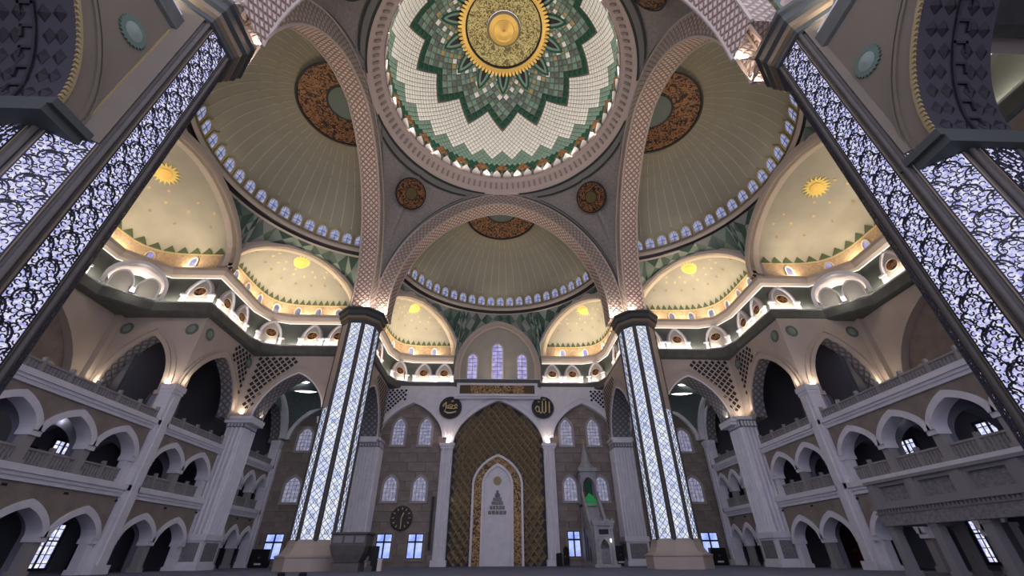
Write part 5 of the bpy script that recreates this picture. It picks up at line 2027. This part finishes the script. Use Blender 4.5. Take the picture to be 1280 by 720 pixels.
mb = MB(); mb.box(FG, 8.62, 9.38, .22, 1.25, -.22, -.12); mb.build('gate_door', M['carved'], mn)
for i in range(6):
    mb = MB(); x = 8.7 + i * .12
    mb.box(FG, x - .02, x + .02, .3, 1.2, -.12, -.06); mb.build('door_slat', mst, mn)
mb = MB(); mb.tube([(9.5, 39.85, 1.75), (9.5, 39.8, 1.85), (9.5, 39.85, 1.95)], .07, 6); mb.build('gate_lamp', M['lampw'], mn)
ns = 12
for i in range(ns):
    z1 = .22 + (i + 1) * .40; y0 = 40.45 + i * .32
    mb = MB(); mb.box(Frame((0, y0, 0), (1, 0, 0), (0, 1, 0)), X0 + .2, X1 - .2, z1 - .42, z1, 0, .34); mb.build('step', mst, mn)
for (x, nm) in ((X0, -1), (X1 - .18, 1)):
    fs = Frame((x if nm < 0 else x + .18, 0, 0), (0, 1, 0), (nm, 0, 0))
    mb = MB()
    P = [(40.3, .22), (45.9, .22), (45.9, 5.0), (44.3, 5.0), (40.3, .75)]
    mb.prism(P, fs, -.18, 0); sp_ = mb.build('side_panel', mst, mn)
    for (a, b, z) in ((41.9, 42.7, 1.55), (42.9, 43.7, 2.4), (43.95, 44.75, 3.2)):
        mb = MB(); inner_chunk(mb, fs, (b - a) / 2 - .05, (a + b) / 2, z - .5, z, .4, .3, .015, 0, 5); mb.build('side_arch', M['gal_dark'], sp_)
    mb = MB(); mb.prism([(42.9, 2.75), (44.2, 3.3), (44.2, 4.2)], fs, 0, .04); mb.build('carved_triangle', M['carved'], sp_)
    mb = MB()
    q0, q1 = (40.3, 1.55), (44.3, 5.9)
    for i in range(18):
        f = i / 17
        y, z = q0[0] + (q1[0] - q0[0]) * f, q0[1] + (q1[1] - q0[1]) * f
        mb.box(fs, y - .04, y + .04, z - .85, z, -.14, -.06)
    mb.prism([(q0[0], q0[1]), (q1[0], q1[1]), (q1[0], q1[1] + .16), (q0[0], q0[1] + .16)], fs, -.2, .03)
    mb.build('handrail', mst, mn)
for (x, y) in ((X0 + .12, 44.4), (X1 - .12, 44.4), (X0 + .12, 45.75), (X1 - .12, 45.75)):
    mb = MB(); mb.tube([(x, y, 5.0), (x, y, 5.3), (x, y, 7.3), (x, y, 7.5)], [.13, .1, .1, .14], 8); mb.build('kiosk_column', mst, mn, smooth=True)
mb = MB(); mb.box(Frame((0, 44.3, 0), (1, 0, 0), (0, -1, 0)), X0, X1, 4.8, 5.05, -1.6, .05); mb.build('kiosk_floor', mst, mn)
for (fr, a, b) in ((Frame((0, 44.35, 0), (1, 0, 0), (0, -1, 0)), X0, X1), (Frame((X0 + .05, 0, 0), (0, 1, 0), (-1, 0, 0)), 44.3, 45.9)):
    mb = MB(); arch_panel(mb, fr, a, b, 6.6, 7.9, (b - a) / 2 - .25, (a + b) / 2, 6.7, 7.4, .25, .14, 0, 0); mb.build('kiosk_arch', mst, mn)
mb = MB(); mb.box(Frame((0, 44.3, 0), (1, 0, 0), (0, -1, 0)), X0 - .15, X1 + .15, 7.9, 8.25, -1.7, .15); mb.build('kiosk_cornice', mst, mn)
mb = MB(); mb.lathe([(.85, 8.25), (.8, 8.4), (.5, 8.8), (.05, 10.6), (0, 10.7)], (9.0, 45.1, 0), 8, pi / 8, pi / 8 + 2 * pi); mb.build('spire', mst, mn)
mb = MB(); mb.tube([(9.0, 45.1, 10.6), (9.0, 45.1, 10.9)], .03, 5); mb.tube([(9.0 + .12 * cos(a), 45.1, 11.02 + .12 * sin(a)) for a in [radians(-60 + 300 * k / 10 + 150) for k in range(11)]], .025, 5); mb.build('crescent_finial', M['gold'], mn)
mb = MB()
for q in range(4):
    x = 8.7 + q * .15
    mb.strip([(x, 44.55 - .05 * (q % 2), 5.1), (x, 44.55 - .05 * (q % 2), 7.0)], [(x + .15, 44.55 - .05 * ((q + 1) % 2), 5.1), (x + .15, 44.55 - .05 * ((q + 1) % 2), 7.0)])
tag(mb.build('green_banner', mat('teal_cloth', (.01, .07, .045), .6), None, org=(9.0, 44.55, 5.1)), 'dark green cloth hanging inside the pulpit kiosk', 'banner')  # green light in the kiosk opening is put into this colour
mb = MB(); mb.face([(X0 + .2, 44.2, 4.95), (X1 - .2, 44.2, 4.95), (X1 - .15, 44.15, 5.2), (9.25, 44.2, 5.7), (8.9, 44.2, 5.95), (X0 + .15, 44.15, 5.3)])
mb.face([(X0 + .2, 44.2, 4.95), (X1 - .2, 44.2, 4.95), (X1 - .3, 43.8, 4.75), (X0 + .3, 43.8, 4.75)])
tag(mb.build('green_cover', M['emerald'], None, org=(9.0, 44.0, 5.0)), 'green lit cloth draped at the top step of the pulpit', 'cloth')

# ------------------------------------------------------------------ preacher's desk by the far lit pillar
kd = root('preaching_desk', (-9.35, 32.3, 0), 'raised dark grey preaching desk with tapering body beside far lit pillar', 'desk')
mb = MB()
cx_, cy_ = -9.6, 32.4


def ringsq(w, d, z):
    return [(cx_ - w, cy_ - d, z), (cx_ + w, cy_ - d, z), (cx_ + w, cy_ + d, z), (cx_ - w, cy_ + d, z), (cx_ - w, cy_ - d, z)]


for (a, b) in (((.82, .7, 0), (.82, .7, .45)), ((.82, .7, .45), (.88, .75, .5))):
    mb.strip(ringsq(*a), ringsq(*b))
mb.face(ringsq(.88, .75, .5)[:-1]); mb.build('plinth', M['lectern'], kd)
mb = MB()
sec = [(.75, .65, .5), (.82, .7, .62), (1.0, .85, .95), (1.12, .95, 1.3), (1.14, .97, 1.42)]
for a, b in zip(sec[:-1], sec[1:]):
    mb.strip(ringsq(*a), ringsq(*b))
mb.build('tapering_body', M['lectern'], kd)
mb = MB()
for a, b in zip(((1.14, .97, 1.42), (1.1, .93, 1.48), (1.1, .93, 2.0), (1.2, 1.02, 2.06), (1.2, 1.02, 2.16), (.98, .82, 2.16), (.98, .82, 1.5)), ((1.1, .93, 1.48), (1.1, .93, 2.0), (1.2, 1.02, 2.06), (1.2, 1.02, 2.16), (.98, .82, 2.16), (.98, .82, 1.5), (.0, .0, 1.5))):
    mb.strip(ringsq(*a), ringsq(*b))
mb.build('parapet', M['lectern'], kd)
for i in range(3):
    x = cx_ - .72 + i * .72
    mb = MB(); mb.box(Frame((0, cy_ - .93, 0), (1, 0, 0), (0, -1, 0)), x - .28, x + .28, 1.56, 1.94, 0, .03); mb.build('parapet_panel', M['greywood'], kd)
st = root('black_stair', (-8.3, 33.2, 0), 'black steep steps leaning against the preaching desk', 'stair')
for i in range(5):
    mb = MB(); mb.box(Frame((0, 32.6, 0), (1, 0, 0), (0, -1, 0)), -8.7 + i * .14, -8.05, .0 + (4 - i) * .28, (5 - i) * .28, -1.0, 0); mb.build('step', M['black'], st)
mb = MB(); mb.tube([(-8.05, 32.55, .1), (-8.6, 32.55, 1.6)], .035, 5); mb.build('handrail', M['black'], st)
wb = root('white_box', (-7.75, 33.0, 0), 'small white box on the carpet beside the black steps', 'box')
mb = MB(); mb.box(Frame((-7.75, 33.0, 0), (1, 0, 0), (0, -1, 0)), -.14, .14, 0, .62, -.14, .14); mb.build('body', M['lobe'], wb)
mb = MB(); mb.box(Frame((-7.75, 33.0, 0), (1, 0, 0), (0, -1, 0)), -.16, .16, .62, .68, -.16, .16); mb.build('lid', M['white'], wb)

# ------------------------------------------------------------------ raised platform on posts, near the pulpit side wall
mz = root('raised_platform', (19, 15, 0), 'grey platform on square posts with carved parapet panels, before the side wall', 'platform')
FP = Frame((17.5, 0, 0), (0, 1, 0), (-1, 0, 0))
YA, YB = 20.85, 8.4
mb = MB(); mb.box(FP, YB, YA, 2.02, 2.5, -3.6, 0); mb.build('deck', M['greywood'], mz)
mb = MB(); mb.box(FP, YB, YA + .05, 1.82, 2.28, -.3, .06); mb.build('carved_beam', M['carved'], mz)
mb = MB(); mb.box(FP, YB, YA + .12, 2.46, 2.6, -.3, .22); mb.box(FP, YB, YA + .1, 2.28, 2.34, -.3, .1); mb.build('beam_molding', M['greywood'], mz)
for i in range(74):
    y = YB + .1 + i * .168
    mb = MB() if i == 0 else mb
    if i == 0:
        dm = MB(); dm.box(LF, -.05, .05, -.06, .06, 0, .12); dme = dm.mesh('dentil', [M['balus']])
    inst('dentil', dme, mz, basis((17.5, y, 2.40), (0, 1, 0), (0, 0, 1), (-1, 0, 0)))
ys = [20.62, 18.5, 16.4, 14.3, 12.2, 10.1, 8.6]
for i, y in enumerate(ys):
    for xx in (17.72, 20.7):
        fp = Frame((xx, y, 0), (0, 1, 0), (-1, 0, 0))
        mb = MB(); mb.box(fp, -.17, .17, 0, 1.84, -.17, .17); mb.box(fp, -.22, .22, 0, .2, -.22, .22); mb.box(fp, -.21, .21, 1.7, 1.84, -.21, .21)
        mb.build('post', M['greywood'], mz)
    mb = MB(); mb.box(FP, y - .2, y + .2, 2.6, 3.5, -.3, .08); mb.build('parapet_pier', M['greywood'], mz)
    if i < len(ys) - 1:
        y2 = ys[i + 1]
        mb = MB()
        mb.box(FP, y2 + .2, y - .2, 2.6, 2.75, -.22, .02); mb.box(FP, y2 + .2, y - .2, 3.35, 3.5, -.22, .02)
        mb.box(FP, y2 + .2, y2 + .34, 2.75, 3.35, -.22, .02); mb.box(FP, y - .34, y - .2, 2.75, 3.35, -.22, .02)
        pf = mb.build('panel_frame', M['greywood'], mz)
        mb = MB(); mb.box(FP, y2 + .34, y - .34, 2.75, 3.35, -.18, -.10); mb.build('carved_panel', M['carved'], pf)
mb = MB(); mb.box(FP, YB, YA + .06, 3.5, 3.62, -.34, .14); mb.build('top_rail', M['greywood'], mz)
FE = Frame((0, YA, 0), (1, 0, 0), (0, 1, 0))
mb = MB(); mb.box(FE, 17.5, 21.1, 2.6, 3.5, -.2, 0); mb.box(FE, 17.5, 21.1, 3.5, 3.62, -.3, .06); mb.box(FE, 17.5, 21.1, 1.82, 2.6, -.2, .03); mb.build('end_parapet', M['greywood'], mz)

# ------------------------------------------------------------------ small floor things
for (x, y, w, h, lab) in ((-21.95, 46.0, 1.7, 1.45, 'low black cabinet in the corner beside bright window, clock side'), (11.75, 46.1, 1.3, 1.6, 'low black cabinet behind the pulpit stair'),
                          (21.2, 46.0, 1.5, 1.4, 'low black cabinet in the corner bay on the pulpit side')):
    r = root('low_cabinet', (x, y, 0), lab, 'cabinet')
    fr = Frame((x, y, 0), (1, 0, 0), (0, -1, 0))
    mb = MB(); mb.box(fr, -w / 2, w / 2, .08, h, -.45, 0); mb.box(fr, -w / 2 + .05, w / 2 - .05, 0, .08, -.4, -.05); mb.build('carcass', M['black'], r)
    for sg in (-1, 1):
        mb = MB(); mb.box(fr, sg * w / 4 - w / 4 + .03, sg * w / 4 + w / 4 - .03, .12, h - .05, 0, .03); d_ = mb.build('door', M['black'], r)
        mb = MB(); mb.box(fr, sg * .06 - .015, sg * .06 + .015, h * .5, h * .5 + .14, .03, .06); mb.build('handle', M['greywood'], d_)
    mb = MB(); mb.box(fr, -.3, .3, .22, .36, .03, .035); mb.build('label_plate', M['white'], r)
ls = root('column_speaker', (-6.45, 46.3, 1.0), 'tall thin dark column loudspeaker beside the mihrab column, clock side', 'speaker')
fr = Frame((-6.5, 46.62, 0), (1, 0, 0), (0, -1, 0))
mb = MB(); mb.box(fr, -.10, .10, 1.3, 5.9, .05, .28); mb.build('case', mat('speaker_case', (.05, .042, .04), .5), ls)
mb = MB(); mb.box(fr, -.08, .08, 1.4, 5.8, .28, .30); mb.build('grille', M['black'], ls)
for z in (1.8, 5.4):
    mb = MB(); mb.box(fr, -.04, .04, z - .05, z + .05, 0, .06); mb.build('bracket', M['black'], ls)
for (x, y, lab) in ((-9.05, 21.3, 'small black floor spotlight nearest the far lit pillar'), (-8.15, 21.3, 'small black floor spotlight nearer the middle of the hall')):
    r = root('floor_spotlight', (x, y, 0), lab, 'spotlight')
    fr = Frame((x, y, 0), (1, 0, 0), (0, -1, 0))
    mb = MB(); mb.box(fr, -.16, .16, 0, .05, -.12, .12); mb.build('foot', M['black'], r)
    mb = MB(); mb.lathe([(.0, .06), (.15, .06), (.17, .2), (.12, .26), (.0, .26)], (x, y, 0), 12); mb.build('housing', M['black'], r, smooth=True)
sb = root('low_stand', (5.75, 45.2, 0), 'low dark cloth covered stand beside the standing person', 'stand')
fr = Frame((5.8, 45.2, 0), (1, 0, 0), (0, -1, 0))
mb = MB(); mb.prism([(-.27, 0), (.27, 0), (.24, .95), (-.24, .95)], fr, -.4, 0); mb.build('cloth_cover', M['cloth'], sb)
mb = MB(); mb.prism([(-.27, .95), (.27, .95), (.2, 1.06), (-.2, 1.02)], fr, -.42, .03); mb.build('top', M['black'], sb)


# a standing person in dark clothes
def person(x, y, face):
    r = root('person', (x, y, 0), 'standing person in dark clothes before the brown wall by the bright window', 'person')

    def skin(name, V, E, R, m, lv=2):
        me = bpy.data.meshes.new(name)
        me.from_pydata(V, E, [])
        me.materials.append(m)
        o = bpy.data.objects.new(name, me); COL.objects.link(o); o.parent = r
        md = o.modifiers.new('skin', 'SKIN')
        for i, rr in enumerate(R):
            me.skin_vertices[0].data[i].radius = (rr, rr) if not isinstance(rr, tuple) else rr
        me.skin_vertices[0].data[0].use_root = True
        sd_ = o.modifiers.new('sub', 'SUBSURF'); sd_.levels = lv; sd_.render_levels = lv
        return o
    V = [(0, 0, .93), (0, 0, 1.12), (0, .01, 1.32), (0, .01, 1.44), (0, 0, 1.52), (0, -.02, 1.62), (0, -.02, 1.70),
         (-.10, 0, .88), (-.11, -.02, .50), (-.12, .02, .09), (-.12, -.14, .045),
         (.10, 0, .88), (.11, .0, .50), (.12, .03, .09), (.13, -.13, .045),
         (-.19, .01, 1.40), (-.24, .03, 1.13), (-.22, -.06, .90), (-.21, -.10, .82),
         (.19, .01, 1.40), (.24, .03, 1.13), (.22, -.06, .90), (.21, -.10, .82)]
    E = [(0, 1), (1, 2), (2, 3), (3, 4), (4, 5), (5, 6), (0, 7), (7, 8), (8, 9), (9, 10), (0, 11), (11, 12), (12, 13), (13, 14), (3, 15), (15, 16), (16, 17), (17, 18), (3, 19), (19, 20), (20, 21), (21, 22)]
    R = [(.15, .11), (.14, .10), (.16, .11), (.09, .08), .05, (.075, .09), (.06, .075), .09, .065, .045, .04, .09, .065, .045, .04, .06, .045, .032, .03, .06, .045, .032, .03]
    skin('body', V, E, R, M['cloth'])
    hd = MB()
    for j in range(8):
        t0, t1 = pi * j / 8, pi * (j + 1) / 8
        hd.strip([(.076 * sin(t0) * cos(a), -.025 + .095 * sin(t0) * sin(a), 1.635 + .115 * cos(t0)) for a in [2 * pi * k / 12 for k in range(13)]],
                 [(.076 * sin(t1) * cos(a), -.025 + .095 * sin(t1) * sin(a), 1.635 + .115 * cos(t1)) for a in [2 * pi * k / 12 for k in range(13)]])
    hd.prism([(-.015, 1.60), (.015, 1.60), (.008, 1.65)], Frame((0, -.115, 0), (1, 0, 0), (0, -1, 0)), 0, .03)
    o = bpy.data.objects.new('head', hd.mesh('head', [M['skin']], smooth=True)); COL.objects.link(o); o.parent = r
    fc = MB()
    for sx in (-.03, .03):
        fc.box(Frame((0, -.115, 0), (1, 0, 0), (0, -1, 0)), sx - .012, sx + .012, 1.645, 1.655, -.01, .008)
    fc.box(Frame((0, -.115, 0), (1, 0, 0), (0, -1, 0)), -.022, .022, 1.565, 1.573, -.01, .008)
    o = bpy.data.objects.new('face_features', fc.mesh('face_features', [M['black']])); COL.objects.link(o); o.parent = r
    rb = MB()
    rb.lathe([(.22, .12), (.25, .5), (.23, .9), (.21, 1.15), (.235, 1.38), (.16, 1.47), (.06, 1.50)], (0, 0, 0), 14)
    o = bpy.data.objects.new('long_coat', rb.mesh('long_coat', [M['cloth']], smooth=True)); COL.objects.link(o); o.parent = r; o.scale = (1.12, .75, 1)
    hr = MB()
    for j in range(4):
        t0, t1 = pi * .62 * j / 4, pi * .62 * (j + 1) / 4
        hr.strip([(.084 * sin(t0) * cos(a), -.012 + .102 * sin(t0) * sin(a), 1.643 + .12 * cos(t0)) for a in [radians(-20) + radians(220) * k / 10 for k in range(11)]],
                 [(.084 * sin(t1) * cos(a), -.012 + .102 * sin(t1) * sin(a), 1.643 + .12 * cos(t1)) for a in [radians(-20) + radians(220) * k / 10 for k in range(11)]])
    o = bpy.data.objects.new('hair', hr.mesh('hair', [M['black']], smooth=True)); COL.objects.link(o); o.parent = r
    for sg in (-1, 1):
        b = (sg * .21, -.10, .81)
        hV = [(b[0], b[1], b[2] + .03), (b[0], b[1] - .005, b[2] - .04)]
        hE = [(0, 1)]; hR = [.028, (.018, .036)]
        for q, ln in enumerate((.06, .07, .075, .062)):
            oy = (q - 1.5) * .02
            k = len(hV)
            hV += [(b[0], b[1] + oy - .005, b[2] - .06), (b[0] - sg * .008, b[1] + oy - .01, b[2] - .06 - ln * .55), (b[0] - sg * .02, b[1] + oy - .01, b[2] - .06 - ln)]
            hE += [(1, k), (k, k + 1), (k + 1, k + 2)]; hR += [.0095, .009, .0075]
        k = len(hV)
        hV += [(b[0] - sg * .008, b[1] - .04, b[2] - .03), (b[0] - sg * .012, b[1] - .05, b[2] - .07)]
        hE += [(0, k), (k, k + 1)]; hR += [.010, .008]
        skin('hand', hV, hE, hR, M['skin'], 1)
    r.rotation_euler = (0, 0, face)
    return r


person(6.42, 45.0, .35)
GROUPS = {'lit_pillar': 'lit octagonal pillars under the central dome', 'great_arch': 'great woven arches under the central dome',
          'pendentive': 'pendentives of the central dome', 'half_dome': 'large half domes', 'small_half_dome': 'small gold lit half domes',
          'gallery_niche': 'lit gallery niches', 'gallery_alcove': 'bright corner alcoves', 'carved_arch': 'carved arches beside the pillars',
          'fluted_pilaster': 'broad fluted pilasters', 'corner_vault': 'corner bay vaults', 'ring_lamp_fitting': 'ring lamps of the corner vaults',
          'ceiling_lamp': 'flat ceiling lamps of the first floor gallery', 'low_cabinet': 'low black cabinets along the mihrab wall',
          'floor_spotlight': 'black floor spotlights', 'calligraphy_roundel': 'calligraphy roundels of the mihrab arch',
          'faceted_vault_zone': 'green faceted vault surfaces'}
for o in list(COL.objects):
    g_ = GROUPS.get(o.name.split('.')[0])
    if g_ and o.parent is None and o.get('category'):
        o['group'] = g_
